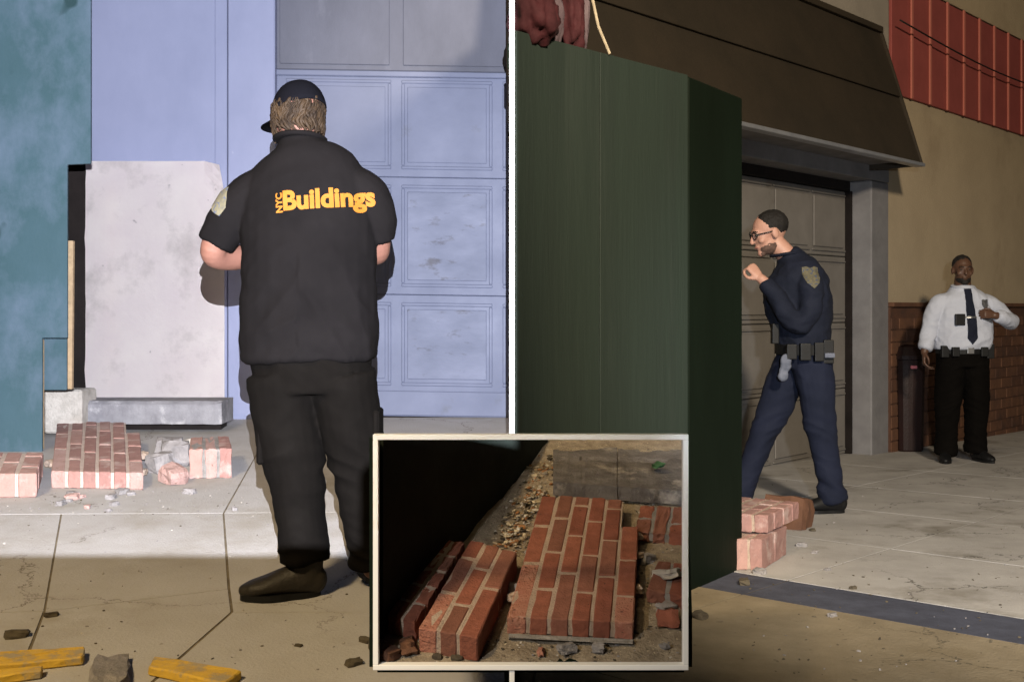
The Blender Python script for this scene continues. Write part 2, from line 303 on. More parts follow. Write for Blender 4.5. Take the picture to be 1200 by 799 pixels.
# ------------------------------------------------------------------ pavement, right
walkR = empty('pavement', (0, 0, 0)); tag(walkR, kind='structure')
bm = bmesh.new()
hexa(bm, [(0.002, -3, -0.44), (9, -3, -0.44), (9, 16, -0.44), (0.002, 16, -0.44)], [(0.002, -3, gr(-3) - 0.0022), (9, -3, gr(-3) - 0.0022), (9, 16, gr(16) - 0.0022), (0.002, 16, gr(16) - 0.0022)])
from_bm('base', bm, 'dirt', walkR)
sj = [-13.5, -10.6, -8.6, -7.25, -6.02, -5.66, -4.66, -3.55, -2.5, -1.25, 0.0, 1.3, 2.6, 4.0, 5.5]
nj = [-0.3, 0.9, 2.12, 3.4, 4.8, 7.0, 10.0]
for i in range(len(sj) - 1):
    for j in range(len(nj) - 1):
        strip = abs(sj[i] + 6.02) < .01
        q = [F(sj[i], nj[j], 0), F(sj[i + 1], nj[j], 0), F(sj[i + 1], nj[j + 1], 0), F(sj[i], nj[j + 1], 0)]
        if max(p.x for p in q) < 0.05 or min(p.y for p in q) < -2.6 or min(p.x for p in q) > 8: continue
        q = [Vector((max(p.x, 0.004), p.y, p.z)) for p in q]
        if (q[0] - q[1]).length < .02 or (q[1] - q[2]).length < .02 or (q[2] - q[3]).length < .02 or (q[3] - q[0]).length < .02: continue
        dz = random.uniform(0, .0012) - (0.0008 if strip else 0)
        q = [Vector((p.x, p.y, gr(p.y) + dz)) for p in shrink(q, 0.005)]
        if strip and nj[j] < 1.9: pass
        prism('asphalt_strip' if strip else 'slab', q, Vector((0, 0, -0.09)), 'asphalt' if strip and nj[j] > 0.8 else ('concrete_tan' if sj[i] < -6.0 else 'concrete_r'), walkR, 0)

# ------------------------------------------------------------------ white border line, built as a divider between the two frontages
dv = tag(box('partition', (-0.0088, 3.70, -0.3), (0.0088, 9.4, 3.2), 'white_paint', None, 0.001), 'white border line built as a thin upright partition between the two frontages', 'partition')

# ------------------------------------------------------------------ left frontage
YW = 7.43
wallL = empty('painted_frontage', (-1.7, YW, gl(YW)))
tag(wallL, 'lavender painted garage frontage behind the man in the black shirt', 'building')
pbox('wall', -260, 62, -150, 505, YW, 0.3, 'lav', wallL, 0.004)
pbox('wall', 62, 252, -150, 196, YW, 0.3, 'lav', wallL, 0.004)
pbox('wall', 252, 266, -150, 505, YW, 0.3, 'lav', wallL, 0.003)
pbox('door_post', 266.6, 322, -150, 497, YW - 0.035, 0.3, 'lav', wallL, 0.008)
pbox('lintel', 322.6, 597.5, -150, -62, YW - 0.03, 0.3, 'lav', wallL, 0.008)
rc = empty('recess'); rc.parent = wallL
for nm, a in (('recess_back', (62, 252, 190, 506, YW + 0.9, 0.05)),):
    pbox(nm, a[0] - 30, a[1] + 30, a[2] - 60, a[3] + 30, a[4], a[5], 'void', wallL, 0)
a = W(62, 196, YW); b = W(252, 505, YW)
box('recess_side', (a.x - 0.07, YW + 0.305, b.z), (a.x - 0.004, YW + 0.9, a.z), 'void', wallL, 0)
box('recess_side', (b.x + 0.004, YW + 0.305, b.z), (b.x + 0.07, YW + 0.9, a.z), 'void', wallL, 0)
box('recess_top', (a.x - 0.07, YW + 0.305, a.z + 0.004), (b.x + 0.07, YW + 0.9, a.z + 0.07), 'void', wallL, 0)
bpy.data.objects.remove(rc)

gd = empty('garage_door', (-0.8, YW + 0.02, gl(YW)))
tag(gd, 'lavender panelled garage door with grey upper boards and scuffed lower panels', 'garage door')
U0, U1 = 323, 597.4
slope = 0.016
def dbox(name, u0, u1, v0, v1, Y, th, m, parent, bev):
    """door piece that follows the door's slight sag"""
    def w(u, v, y): p = W(u, v + (u - 460) * slope, YW); return Vector((p.x, y, p.z))
    return hexobj(name, [w(u0, v1, Y), w(u1, v1, Y), w(u1, v1, Y + th), w(u0, v1, Y + th)], [w(u0, v0, Y), w(u1, v0, Y), w(u1, v0, Y + th), w(u0, v0, Y + th)], m, parent, bev)
cols = [(334, 458), (470, 577), (589, 597)]
rows = [(84, 206.8), (207.1, 344.8), (345.1, 488)]
for r, (v0, v1) in enumerate(rows):
    sec = dbox('door_section', U0, U1, v0, v1, YW + 0.03, 0.05, 'door', gd, 0.004)
    for cc, (u0, u1) in enumerate(cols):
        # raised surround: four thin moulding strips, with a slightly proud field
        mt = 'door_scuff' if (r == 2 and cc >= 1) or (r == 1 and cc == 1) else 'door'
        pv0, pv1 = v0 + 9, v1 - (9 if r < 2 else 36)
        pn = dbox('panel', u0 + 7, u1 - (7 if cc < 2 else 0), pv0 + 8, pv1 - 8, YW + 0.0245, 0.007, mt, sec, 0.0065)
        pn.location = pn.location - Vector((0, 0, 0))
        for (a0, a1, b0, b1) in ((u0, u1, pv0, pv0 + 4), (u0, u1, pv1 - 4, pv1), (u0, u0 + 4, pv0 + 4.3, pv1 - 4.3), (u1 - 4, u1, pv0 + 4.3, pv1 - 4.3)):
            dbox('moulding', a0, a1, b0, b1, YW + 0.0225, 0.009, 'door', sec, 0.006)
dbox('bottom_rail', U0, U1, 458, 486.5, YW + 0.012, 0.0165, 'door', gd, 0.004)
dbox('threshold_gap', U0, U1, 488.6, 500, YW + 0.03, 0.05, 'void', gd, 0)  # near-black strip that paints in the dark under the door
topm = dbox('upper_frame', U0, U1, -60, 82, YW + 0.03, 0.05, 'greyboard', gd, 0.004)
for (u0, u1) in ((327, 456), (472, 597.2)):
    dbox('grey_board', u0, u1, -58, 76, YW + 0.016, 0.0135, 'greyboard', topm, 0.004)
dbox('rail', U0, U1, 83, 90, YW + 0.006, 0.023, 'door', gd, 0.006)

# teal plywood hoarding at the far left
YT = 6.3
hd = empty('plywood_hoarding', (-2.6, YT, gl(YT)))
tag(hd, 'tall grimy teal plywood hoarding at the far left', 'hoarding')
def pt(u, v): return W(u, v, YT)
def poly_board(name, pix, Y, th, m, parent, bev=0.003):
    return prism(name, [W(u, v, Y) for u, v in pix], Vector((0, th, 0)), m, parent, bev)
poly_board('plywood_sheet', [(-90, -130), (106, -130), (106, 192), (78.5, 193), (78.5, 396), (49, 396), (49, 533), (-90, 537)], YT, 0.02, 'teal', hd)
poly_board('plywood_sheet', [(-330, -130), (-91, -130), (-91, 537), (-330, 537)], YT + 0.002, 0.02, 'teal', hd)
poly_board('lower_patch', [(50, 397), (78, 397), (78, 457), (50, 457)], YT + 0.12, 0.02, 'teal', hd)
poly_board('raw_edge', [(78.9, 282), (85.5, 282), (84, 456), (78.9, 456)], YT + 0.10, 0.03, 'plyedge', hd)
poly_board('batten', [(40, 398), (47, 398), (47, 530), (40, 532)], YT + 0.026, 0.06, 'plyedge', hd)
# gap beside it shows the recess; a near-black strip paints in its shade
po = pbox('gap_shade_strip', 77, 106, 190, 470, YW - 0.10, 0.06, 'void', wallL, 0.004)

# white board over the opening
wb = empty('leaning_board', (-2.4, 7.2, gl(7.2))); tag(wb, 'large dirty white board covering the opening beside the teal hoarding', 'board')
bm = bmesh.new()
nu, nv = 14, 22
grid = {}
YB = 7.16
for i in range(nu + 1):
    for j in range(nv + 1):
        u = 100 + (263 - 100) * i / nu; v = 189 + (472 - 189) * j / nv
        if i == 0: u += 1.8 * noise.noise(Vector((0, j * .5, 3)))
        p = W(u, v, YB)
        cl = max(0, (i / nu - 0.86) / 0.14) * max(0, 1 - j / 3.0)          # curled top right corner
        p.y -= 0.05 * cl; p.z -= 0.03 * cl; p.x -= 0.02 * cl
        p.y += 0.006 * noise.noise(Vector((u * .02, v * .015, 1)))
        grid[i, j] = bm.verts.new(p)
for i in range(nu):
    for j in range(nv): bm.faces.new((grid[i, j], grid[i, j + 1], grid[i + 1, j + 1], grid[i + 1, j]))
bmesh.ops.solidify(bm, geom=bm.faces[:], thickness=-0.014)
o = from_bm('sheet', bm, 'white_board', wb)
pbox('batten', 128, 136, 215, 470, YB + 0.03, 0.03, 'plyedge', wb)

# stone ledge in front of it
lg = empty('stone_ledge', (-2.3, 6.9, gl(6.9))); tag(lg, 'grey chipped stone ledge under the white board', 'ledge')
bm = bmesh.new()
YL = 6.85
a = W(73, 497, YL); b = W(259, 470, YL)
n_ = 26
prev = None
rings = []
for i in range(n_ + 1):
    x = a.x + (b.x - a.x) * i / n_
    e = 0.012 * noise.noise(Vector((x * 6, 0, 5))) + (0.02 if i in (0, n_) else 0)
    rings.append([bm.verts.new(p) for p in ((x, YL + abs(e) * .6, a.z + 0.006 * noise.noise(Vector((x * 9, 2, 0)))), (x, YL + e * .5, b.z - 0.02 + e * .4), (x, YL + 0.02 + e, b.z + 0.002 * noise.noise(Vector((x * 9, 7, 0)))), (x, 7.15, b.z), (x, 7.15, a.z))])
for i in range(n_):
    for k in range(5): bm.faces.new((rings[i][k], rings[i][(k + 1) % 5], rings[i + 1][(k + 1) % 5], rings[i + 1][k]))
bm.faces.new(rings[0]); bm.faces.new(rings[-1][::-1])
from_bm('ledge_slab', bm, 'stone', lg)
box('under_block', (a.x + .1, 7.0, gl(7.0) - 0.01), (b.x - .04, 7.15, a.z - 0.003), 'void', lg, 0)  # block blackened to paint in the shade beneath the ledge
pb = tag(pbox('pale_block', 51, 96, 457, 508, 6.75, 0.25, 'rubble_white', None, 0.012, 0.004), 'pale plaster block between the teal hoarding and the white board', 'block')

# ------------------------------------------------------------------ brickwork fragments
def lerp(a, b, t): return a + (b - a) * t
bseed = [0]
def broken_brick(q, up, t, m, root, jit, w, pl, outer):
    bseed[0] += 7; k = bseed[0]
    bm = bmesh.new(); hexa(bm, q, [p + up * t for p in q]); bmesh.ops.recalc_face_normals(bm, faces=bm.faces)
    if not (outer or pl):
        for v in bm.verts: v.co += Vector([random.uniform(-jit, jit) for _ in range(3)])
        bevel(bm, w * .05); return from_bm('brick', bm, m, root)
    bevel(bm, w * .06)
    bmesh.ops.subdivide_edges(bm, edges=[e for e in bm.edges if e.calc_length() > w * .35], cuts=2, use_grid_fill=True)
    c = sum((v.co for v in bm.verts), Vector()) / len(bm.verts)
    for v in bm.verts:
        n1 = noise.noise(v.co * (1.1 / w) + Vector((k, 0, 0))); n2 = noise.noise(v.co * (3.5 / w) + Vector((0, k, 0)))
        d = (c - v.co).normalized()
        v.co += d * w * ((.10 if pl else .05) * max(0, n1 + .05) + .035 * abs(n2)) + Vector([random.uniform(-jit, jit) for _ in range(3)]) * .6
    return from_bm('brick', bm, m, root)
def brickwork(root, quad, up, thick, pattern, jw=0.011, mort='mortar', proud=0.003, pale=(), skip=(), bed_inset=0.006, jit=0.0018, jl=None, pool=None):
    """quad: near-left, near-right, far-right, far-left base corners; pattern: per column the list of (b0, b1) brick spans"""
    A, B, C_, D_ = [Vector(p) for p in quad]
    def Q(a, b): return lerp(lerp(A, B, a), lerp(D_, C_, a), b)
    nc = len(pattern); wid = (B - A).length; leng = (D_ - A).length
    ja = jw / wid / 2; jb = (jl or jw) / leng / 2
    for c, spans in enumerate(pattern):
        a0, a1 = c / nc, (c + 1) / nc
        lo = min(s[0] for s in spans); hi = max(s[1] for s in spans)
        # the mortar bed of this column reaches just short of the brick faces
        q = [Q(a0 + (bed_inset / wid if c == 0 else -.002), lo + bed_inset / leng), Q(a1 - (bed_inset / wid if c == nc - 1 else -.002), lo + bed_inset / leng), Q(a1 - (bed_inset / wid if c == nc - 1 else -.002), hi - bed_inset / leng), Q(a0 + (bed_inset / wid if c == 0 else -.002), hi - bed_inset / leng)]
        e = 0.0006 * c
        hexobj('mortar_bed', [p + up * 0.004 for p in q], [p + up * (thick - proud - e) for p in q], mort, root, 0)
        for k, (b0, b1) in enumerate(spans):
            if (c, k) in skip: continue
            l_ = 0 if c == 0 else ja; r_ = 0 if c == nc - 1 else ja; n_ = 0 if b0 == lo else jb; f_ = 0 if b1 == hi else jb
            q = [Q(a0 + l_, b0 + n_), Q(a1 - r_, b0 + n_), Q(a1 - r_, b1 - f_), Q(a0 + l_, b1 - f_)]
            pl = (c, k) in pale
            t = thick - (0.001 if pl else random.uniform(0, 0.0012))
            outer = c in (0, nc - 1) or b0 == lo or b1 == hi
            broken_brick(q, up, t, ('brick_dusty_pale' if pool else 'brick_pale') if pl else random.choice(pool or BR), root, jit, wid / nc, pl, outer)
PAT = [[(0, .40), (.40, .72), (.72, 1.0)],
       [(0, .21), (.21, .50), (.50, .80), (.80, 1.02)],
       [(0, .34), (.34, .65), (.65, .93), (.93, 1.02)],
       [(0, .20), (.20, .49), (.49, .79), (.79, 1.02)],
       [(0, .33), (.33, .63), (.63, .92), (.92, 1.01)],
       [(0, .19), (.19, .47), (.47, .76)]]
UPL = Vector((0, 0, 1))
s1 = empty('brick_slab', GL(118, 572)); tag(s1, 'large fallen slab of red brickwork lying below the white board', 'brick slab', 'fallen brick pieces')
brickwork(s1, [GL(60, 572), GL(168, 574), GL(163, 511), GL(67, 511)], UPL, 0.085, PAT, 0.014, 'mortar_dusty', pool=BRD, pale=((0, 0), (5, 0)), jl=0.03)
chip_i = [0]
def mortar_bits(root, pts, r, mt='mortar_grey'):
    for p in pts:
        chip_i[0] += 1; chunk('mortar_lump', p, (r * random.uniform(.7, 1.3), r * random.uniform(.7, 1.2), r * random.uniform(.5, .9)), mt, root, chip_i[0])
mortar_bits(s1, [GL(62, 552) + Vector((0, 0, .04)), GL(168, 545) + Vector((0, 0, .05)), GL(166, 560) + Vector((0, 0, .03))], 0.03, 'mortar')
s2 = empty('brick_slab', GL(15, 583)); tag(s2, 'thick brick fragment lying at the foot of the teal hoarding', 'brick slab', 'fallen brick pieces')
brickwork(s2, [GL(-52, 584), GL(43, 583), GL(51, 556), GL(-38, 556)], UPL, 0.115, [[(0, .5), (.5, 1)], [(0, .28), (.28, .78), (.78, 1)], [(0, .5), (.5, 1)], [(0, .3), (.3, .8), (.8, 1)]], 0.014, 'mortar_dusty', pool=BRD, jl=.03, pale=((1, 0),))
k0 = 0
rub = [  # u, v, size, material, name, label
    (188, 553, (.055, .06, .055), 'rubble', 'broken grey mortar lump just right of the large brick slab'),
    (204, 566, (.055, .06, .045), 'brick_dusty_pale', 'pinkish broken brick end in front of the rubble heap'),
    (206, 545, (.07, .06, .07), 'rubble', 'grey stone lump at the back of the rubble heap'),
    (226, 536, (.06, .05, .055), 'rubble_white', 'whitish plaster lump on top of the rubble heap'),
    (198, 534, (.06, .07, .055), 'rubble', 'mauve grey stone lump behind the brick slab corner'),
]
for (u, v, r, m_, lb) in rub:
    k0 += 1; p = GL(u, v); tag(chunk('rubble_piece', p + Vector((0, 0, r[2] * .8)), r, m_, None, 40 + k0), lb, 'rubble', 'rubble beside the brick slab')
s3 = empty('brick_slab', GL(252, 566)); tag(s3, 'small block of three bricks at the right end of the rubble', 'brick slab', 'fallen brick pieces')
brickwork(s3, [GL(222, 561), GL(272, 560), GL(268, 543), GL(224, 545)], UPL, 0.15, [[(0, 1)], [(0, 1)], [(0, 1)]], 0.012, 'mortar_grey', pool=BRD, jit=.006, pale=((1, 0),), jl=.01)
random.seed(5)
for i in range(15):
    u = random.choice([random.uniform(60, 180), random.uniform(20, 290), random.uniform(70, 150)]); v = random.uniform(577, 600)
    p = GL(u, v); r = random.uniform(.008, .02)
    tag(chunk('mortar_crumb', p + Vector((0, 0, r * .5)), (r * 1.4, r, r * .7), random.choice(['rubble', 'rubble', 'brick_dusty_pale']), None, 100 + i), 'small loose crumb scattered in front of the large brick slab', 'rubble', 'mortar crumbs on the sidewalk')
for i, (u, v, r) in enumerate([(20, 746, .022), (60, 722, .014), (560 - 120, 758, .02), (415, 779, .016), (428, 752, .013), (350, 757, .008)]):
    p = GL(u, v)
    tag(chunk('pebble', p + Vector((0, 0, r * .4)), (r * 1.5, r * .9, r * .6), 'dirt', None, 200 + i), ['dark flat stone near the lower left corner on the sidewalk', 'small dark pebble beside the left pavement joint', 'dark pebble beside the left edge of the white framed case', 'dark pebble under the lower left corner of the white framed case', 'brown pebble left of the case below the boot', 'tiny grey pebble in the middle of the shaded slab'][i], 'stone')
# yellow kerb pieces and stone
yk = [([(-60, 778), (100, 768), (98, 780), (-60, 796)], 'longer worn yellow painted timber lying at the lower left corner'),
      ([(-60, 803), (50, 790), (48, 796), (-60, 812)], 'thin yellow strip in front of the longer yellow timber'),
      ([(180, 779), (284, 796), (262, 812), (174, 792)], 'short yellow painted timber at the bottom edge near the diagonal joint')]
for pix, lb in yk:
    pts = [GL(u, v) + Vector((0, 0, 0.028)) for u, v in pix]
    yt = prism('yellow_timber', pts, Vector((0, 0, -0.026)), 'yellow', None, 0.004)
    bm = bmesh.new(); bm.from_mesh(yt.data); bmesh.ops.triangulate(bm, faces=bm.faces)
    for _ in range(3): bmesh.ops.subdivide_edges(bm, edges=[e for e in bm.edges if e.calc_length() > .03], cuts=1)
    for v in bm.verts: v.co += Vector((noise.noise(v.co * 30), noise.noise(v.co * 30 + Vector((9, 0, 0))), noise.noise(v.co * 25 + Vector((0, 9, 0))) * .6)) * .006
    bm.to_mesh(yt.data); bm.free()
    tag(yt, lb, 'timber', 'yellow timbers along the kerb')
tag(chunk('stone', GL(130, 792) + Vector((0, 0, .012)), (.11, .045, .022), 'rubble', None, 77, .75, .25), 'flat grey stone between the two yellow timbers', 'stone')

# ------------------------------------------------------------------ right frontage
ZG = gr(9.5)
fr = empty('corner_building', F(0, 0, ZG)); tag(fr, 'tan stucco building front with red ribbed band and brown brick base', 'building')
zt = ZC + 6.0
S_L = -4.85
fbox('wall', 0.0, 7.0, -0.3, -0.02, ZG - 0.2, ZC + 2.0, 'tan', fr, 0.004)
fbox('upper_wall', -0.0, 7.0, -0.3, -0.02, ZC + 2.003, zt, 'grey_wall', fr, 0.004)
fbox('upper_wall', S_L, -0.004, -0.3, 0.0, ZC + 1.45, zt, 'grey_wall', fr, 0.004)
fbox('jamb', -0.36, -0.004, -0.3, 0.0, ZG - 0.2, ZC + 1.149, 'jamb', fr, 0.012)
fbox('lintel', S_L, -0.004, -0.3, 0.004, ZC + 1.152, ZC + 1.447, 'jamb', fr, 0.006)
# red ribbed band
rb_w = 0.43
for k in range(15):
    s0 = 0.03 + k * rb_w
    p = fbox('red_panel', s0, s0 + rb_w - 0.012, -0.018, 0.012, ZC + 1.995, ZC + 3.08, 'red_metal', fr, 0.005)
    fbox('rib', s0 + rb_w - 0.035, s0 + rb_w + 0.012, 0.0135, 0.034, ZC + 1.99, ZC + 3.085, 'red_rib', p, 0.006)
fbox('tan_cornice', -0.0, 7.0, -0.018, 0.02, ZC + 3.09, zt - .5, 'tan', fr, 0.004)
# brick base: pieces laid in courses
ch, bl = 0.115, 0.33
nco = 12
zb0 = gr(13.5) - 0.02
for r in range(nco):
    z0 = zb0 + r * ch
    for k in range(17):
        s0 = 0.01 + (k - (0.5 if r % 2 else 0)) * bl
        s1_ = s0 + bl - 0.012; s0 = max(s0, 0.005)
        if s1_ > 4.6 or z0 + ch > ZC + 0.02: continue
        fbox('brick', s0, s1_, -0.019, 0.022 + random.uniform(0, .004), z0, z0 + ch - 0.012, random.choice(['brick_brown', 'brick_brown', 'brick_brown2']), fr, 0.004)
fbox('base_mortar', 0.0, 4.7, -0.0195, 0.014, zb0, ZC - 0.0, 'brick_brown2', fr, 0)
fbox('base_cap', 0.0, 4.7, -0.018, 0.05, ZC + 0.003, ZC + 0.045, 'brick_brown', fr, 0.006)
# garage door, right
gd2 = empty('garage_door', F(-1.4, -0.2, ZG)); tag(gd2, 'dim beige panelled garage door behind the officer in dark blue', 'garage door')
zd = ZG - 0.02; rowsz = [zd + k * (ZC + 1.06 - zd) / 4 for k in range(5)]
for r in range(4):
    sec = fbox('door_section', S_L, -0.40, -0.28, -0.235, rowsz[r] + .004, rowsz[r + 1] - .004, 'door_r', gd2, 0.006)
    for k in range(7):
        e = -0.46 - k * 0.66
        if e - 0.56 < S_L: break
        fbox('panel', e - 0.56, e, -0.232, -0.218, rowsz[r] + 0.075, rowsz[r + 1] - 0.075, 'door_r', sec, 0.010)
        for (x0, x1, z0, z1) in ((e - .59, e + .03, rowsz[r] + .04, rowsz[r] + .055), (e - .59, e + .03, rowsz[r + 1] - .055, rowsz[r + 1] - .04)):
            fbox('moulding', x0, x1, -0.2325, -0.214, z0, z1, 'door_r', sec, 0.004)
fbox('head_gap', S_L, -0.37, -0.29, -0.2, rowsz[4] + 0.003, ZC + 1.149, 'void', gd2, 0.004)  # near-black filler that paints in the dark gap above the door
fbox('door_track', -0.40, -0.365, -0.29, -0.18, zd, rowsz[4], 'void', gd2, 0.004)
# canopy
cn = empty('canopy', F(-2.5, 0.0, ZC + 1.25)); tag(cn, 'dark brown sloping mansard canopy above the right garage door', 'canopy')
SE = -0.42; SS = -7.4
zb, ztp = ZC + 1.25, ZC + 2.45
def cpoly(n, z, s): return F(s, n, z)
def canopy_prism(name, prof, m, bev):
    bm = bmesh.new()
    A = [bm.verts.new(F((0.03 - P0.x - N.x * n) / D.x, n, z)) for n, z in prof]; B = [bm.verts.new(F(SE, n, z)) for n, z in prof]
    bm.faces.new(A); bm.faces.new(B[::-1]); k = len(prof)
    for i in range(k): bm.faces.new((A[i], A[(i + 1) % k], B[(i + 1) % k], B[i]))
    bmesh.ops.recalc_face_normals(bm, faces=bm.faces)
    if bev: bevel(bm, bev)
    return from_bm(name, bm, m, cn)
# two lapped boards on the slope
def sl(t): return lerp(0.46, 0.10, t), lerp(zb, ztp, t)
for k in range(2):
    t0, t1 = k / 2, (k + 1) / 2
    (n0, z0), (n1, z1) = sl(t0), sl(t1)
    lap = 0.022
    canopy_prism('lapped_board', [(n0 + lap, z0 + 0.004), (n0 + lap - 0.03, z0 + .002), (n1 - 0.02, z1 - 0.002), (n1 + 0.004, z1 - 0.002)], 'canopy', 0.004)
canopy_prism('soffit', [(0.005, zb + 0.03), (0.43, zb + 0.03), (0.43, zb + 0.05), (0.005, zb + 0.05)], 'jamb', 0)
canopy_prism('metal_edge', [(0.435, zb - 0.03), (0.52, zb - 0.03), (0.52, zb + 0.0), (0.435, zb + 0.0)], 'metal', 0.004)
canopy_prism('top_flashing', [(0.005, ztp), (0.14, ztp), (0.14, ztp + 0.05), (0.005, ztp + 0.07)], 'canopy', 0.004)
bm = bmesh.new()
vs = [bm.verts.new(F(SE + d, n, z)) for d in (0.002, 0.018) for n, z in ((0.005, zb - 0.02), (0.50, zb - 0.02), (0.12, ztp + .03), (0.005, ztp + 0.03))]
bm.faces.new(vs[:4]); bm.faces.new(vs[4:][::-1])
for i in range(4): bm.faces.new((vs[i], vs[(i + 1) % 4], vs[4 + (i + 1) % 4], vs[4 + i]))
from_bm('end_cheek', bm, 'canopy', cn)

# green hoarding
sh = empty('green_hoarding', F(-6.4, 1.93, gr(4.3))); tag(sh, 'tall dark green plywood hoarding in the middle of the picture', 'hoarding')
def tube_bm(pts, r, n=8):
    bm = bmesh.new(); prev = None; pts = [Vector(p) for p in pts]
    for i, p in enumerate(pts):
        t = (pts[min(i + 1, len(pts) - 1)] - pts[max(i - 1, 0)]).normalized()
        a = t.orthogonal().normalized() if prev is None else (prev - t * prev.dot(t)).normalized()
        prev = a; b = t.cross(a); rr = r[i] if isinstance(r, (list, tuple)) else r
        ring = [bm.verts.new(p + a * math.cos(k * 6.2832 / n) * rr + b * math.sin(k * 6.2832 / n) * rr) for k in range(n)]
        if i:
            for k in range(n): bm.faces.new((last[k], last[(k + 1) % n], ring[(k + 1) % n], ring[k]))
        else: bm.faces.new(ring[::-1])
        last = ring
    bm.faces.new(last); return bm
zt_sh = ZC + 272 * 4.51 / FPX
c0 = Vector((0.014, 3.785, 0)); c1 = Vector((0.715, 4.51, 0)); dn = Vector((0.72, -0.694, 0)).normalized(); dd = (c1 - c0).normalized()
def shpt(t, z, n=0.0): p = c0 + dd * t + dn * n; return Vector((p.x, p.y, z))
Ltot = (c1 - c0).length
def xt(u):   # distance along the hoarding that shows at that column
    k = (u - 600) / FPX; return (k * c0.y - c0.x) / (dd.x - k * dd.y)
ts = xt(703)
for (t0, t1) in ((0, ts - .002), (ts + .002, Ltot)):
    b = [shpt(t0, gr(4.2) - .05), shpt(t1, gr(4.2) - .05), shpt(t1, gr(4.2) - .05, -.02), shpt(t0, gr(4.2) - .05, -.02)]
    t = [Vector((p.x, p.y, zt_sh)) for p in b]
    hexobj('plywood_sheet', b, t, 'green', sh, 0.002)
e0 = Vector((0.719, 4.512, 0)); e1 = Vector((1.035, 4.985, 0)); en = Vector(((e1 - e0).y, -(e1 - e0).x, 0)).normalized()
b = [Vector((p.x, p.y, gr(4.9) - .03)) for p in (e0, e1, e1 - en * .09, e0 - en * .09)]
hexobj('end_post', b, [Vector((p.x, p.y, zt_sh - .005)) for p in b], 'green_dark', sh, 0.006)
b = [shpt(0.02, zt_sh - .12, -.0215), shpt(Ltot - .02, zt_sh - .12, -.0215), shpt(Ltot - .02, zt_sh - .12, -.065), shpt(.02, zt_sh - .12, -.065)]
hexobj('top_batten', b, [p + Vector((0, 0, .09)) for p in b], 'green_dark', sh, 0.004)

# bundled tarp on top of the hoarding
def cloth_lump(name, c, r, m, parent, seed, amp=.35):
    bm = bmesh.new(); bmesh.ops.create_icosphere(bm, subdivisions=4, radius=1)
    for v in bm.verts:
        d = v.co.copy(); k = 1 + amp * noise.noise(Vector((d.x * 3.2 + seed, d.y * 3.2, d.z * 1.1))) + .12 * noise.noise(d * 7 + Vector((seed, 0, 0)))
        v.co = Vector((d.x * r[0], d.y * r[1], d.z * r[2])) * k + Vector(c)
    return from_bm(name, bm, m, parent, True)
tp = empty('tarp_bundle', shpt(.2, zt_sh, -.03)); tag(tp, 'crumpled maroon and pale cloth bundle on top of the green hoarding', 'tarp')
t70 = xt(650)
p = shpt(.115, zt_sh + .07, -.03); cloth_lump('red_fold', p, (.085, .09, .10), 'tarp_red', tp, 3)
p = shpt(xt(655), zt_sh + .10, -.05); cloth_lump('pale_fold', p, (.05, .06, .13), 'tarp_pale', tp, 8)
p = shpt(xt(678), zt_sh + .10, -.05); cloth_lump('red_fold', p, (.06, .07, .13), 'tarp_red', tp, 14)
p = shpt(xt(695), zt_sh + .13, -.05); cloth_lump('pale_fold', p, (.025, .04, .12), 'tarp_pale', tp, 21)
tag(from_bm('stick', tube_bm([shpt(xt(700), zt_sh + .22, -.03), shpt(xt(706), zt_sh + .10, -.02), shpt(xt(713), zt_sh - .0, 0.006)], .006), 'twig', None), 'thin pale stick beside the cloth bundle on the hoarding', 'stick')

# brick heap at the hoarding's end
UPR = Vector((0, 0, 1))
h1 = empty('brick_slab', GR(890, 668)); tag(h1, 'lower brick fragment of the heap at the end of the green hoarding', 'brick slab', 'brick heap by the green hoarding')
brickwork(h1, [GR(845, 668), GR(893, 668), GR(922, 650), GR(868, 648)], UPR, 0.14, [[(0, .5), (.5, 1)], [(0, .3), (.3, .8), (.8, 1)], [(0, .5), (.5, 1)]], .012, 'mortar', jl=.012, jit=.004, pool=BRD)
h2 = empty('brick_slab', GR(900, 640)); tag(h2, 'upper brick fragment resting on the heap by the green hoarding', 'brick slab', 'brick heap by the green hoarding')
zz = Vector((0, 0, 0.145))
brickwork(h2, [GR(830, 658) + zz, GR(900, 662) + zz, GR(936, 642) + zz, GR(866, 634) + zz], Vector((-.05, -.1, 1)).normalized(), 0.085, PAT[:4], .012, pale=((0, 0),), jl=.012, jit=.003, pool=BRD)
tag(chunk('brick_lump', GR(925, 617) + Vector((0, 0, .075)), (.11, .08, .09), 'brick_brown', None, 301, .8, .15), 'brown broken lump behind the brick heap near the shoe', 'rubble')
for i, (u, v, r) in enumerate([(940, 640, .018), (952, 622, .012), (890, 672, .02), (872, 684, .02), (970, 668, .01), (1000, 690, .01), (975, 722, .012), (820, 724, .02), (955, 648, .012)]):
    tag(chunk('rubble_crumb', GR(u, v) + Vector((0, 0, r * .4)), (r * 1.4, r, r * .7), 'dirt' if i % 2 else 'rubble', None, 320 + i), 'small loose crumb on the pavement near the brick heap', 'rubble', 'crumbs around the brick heap')

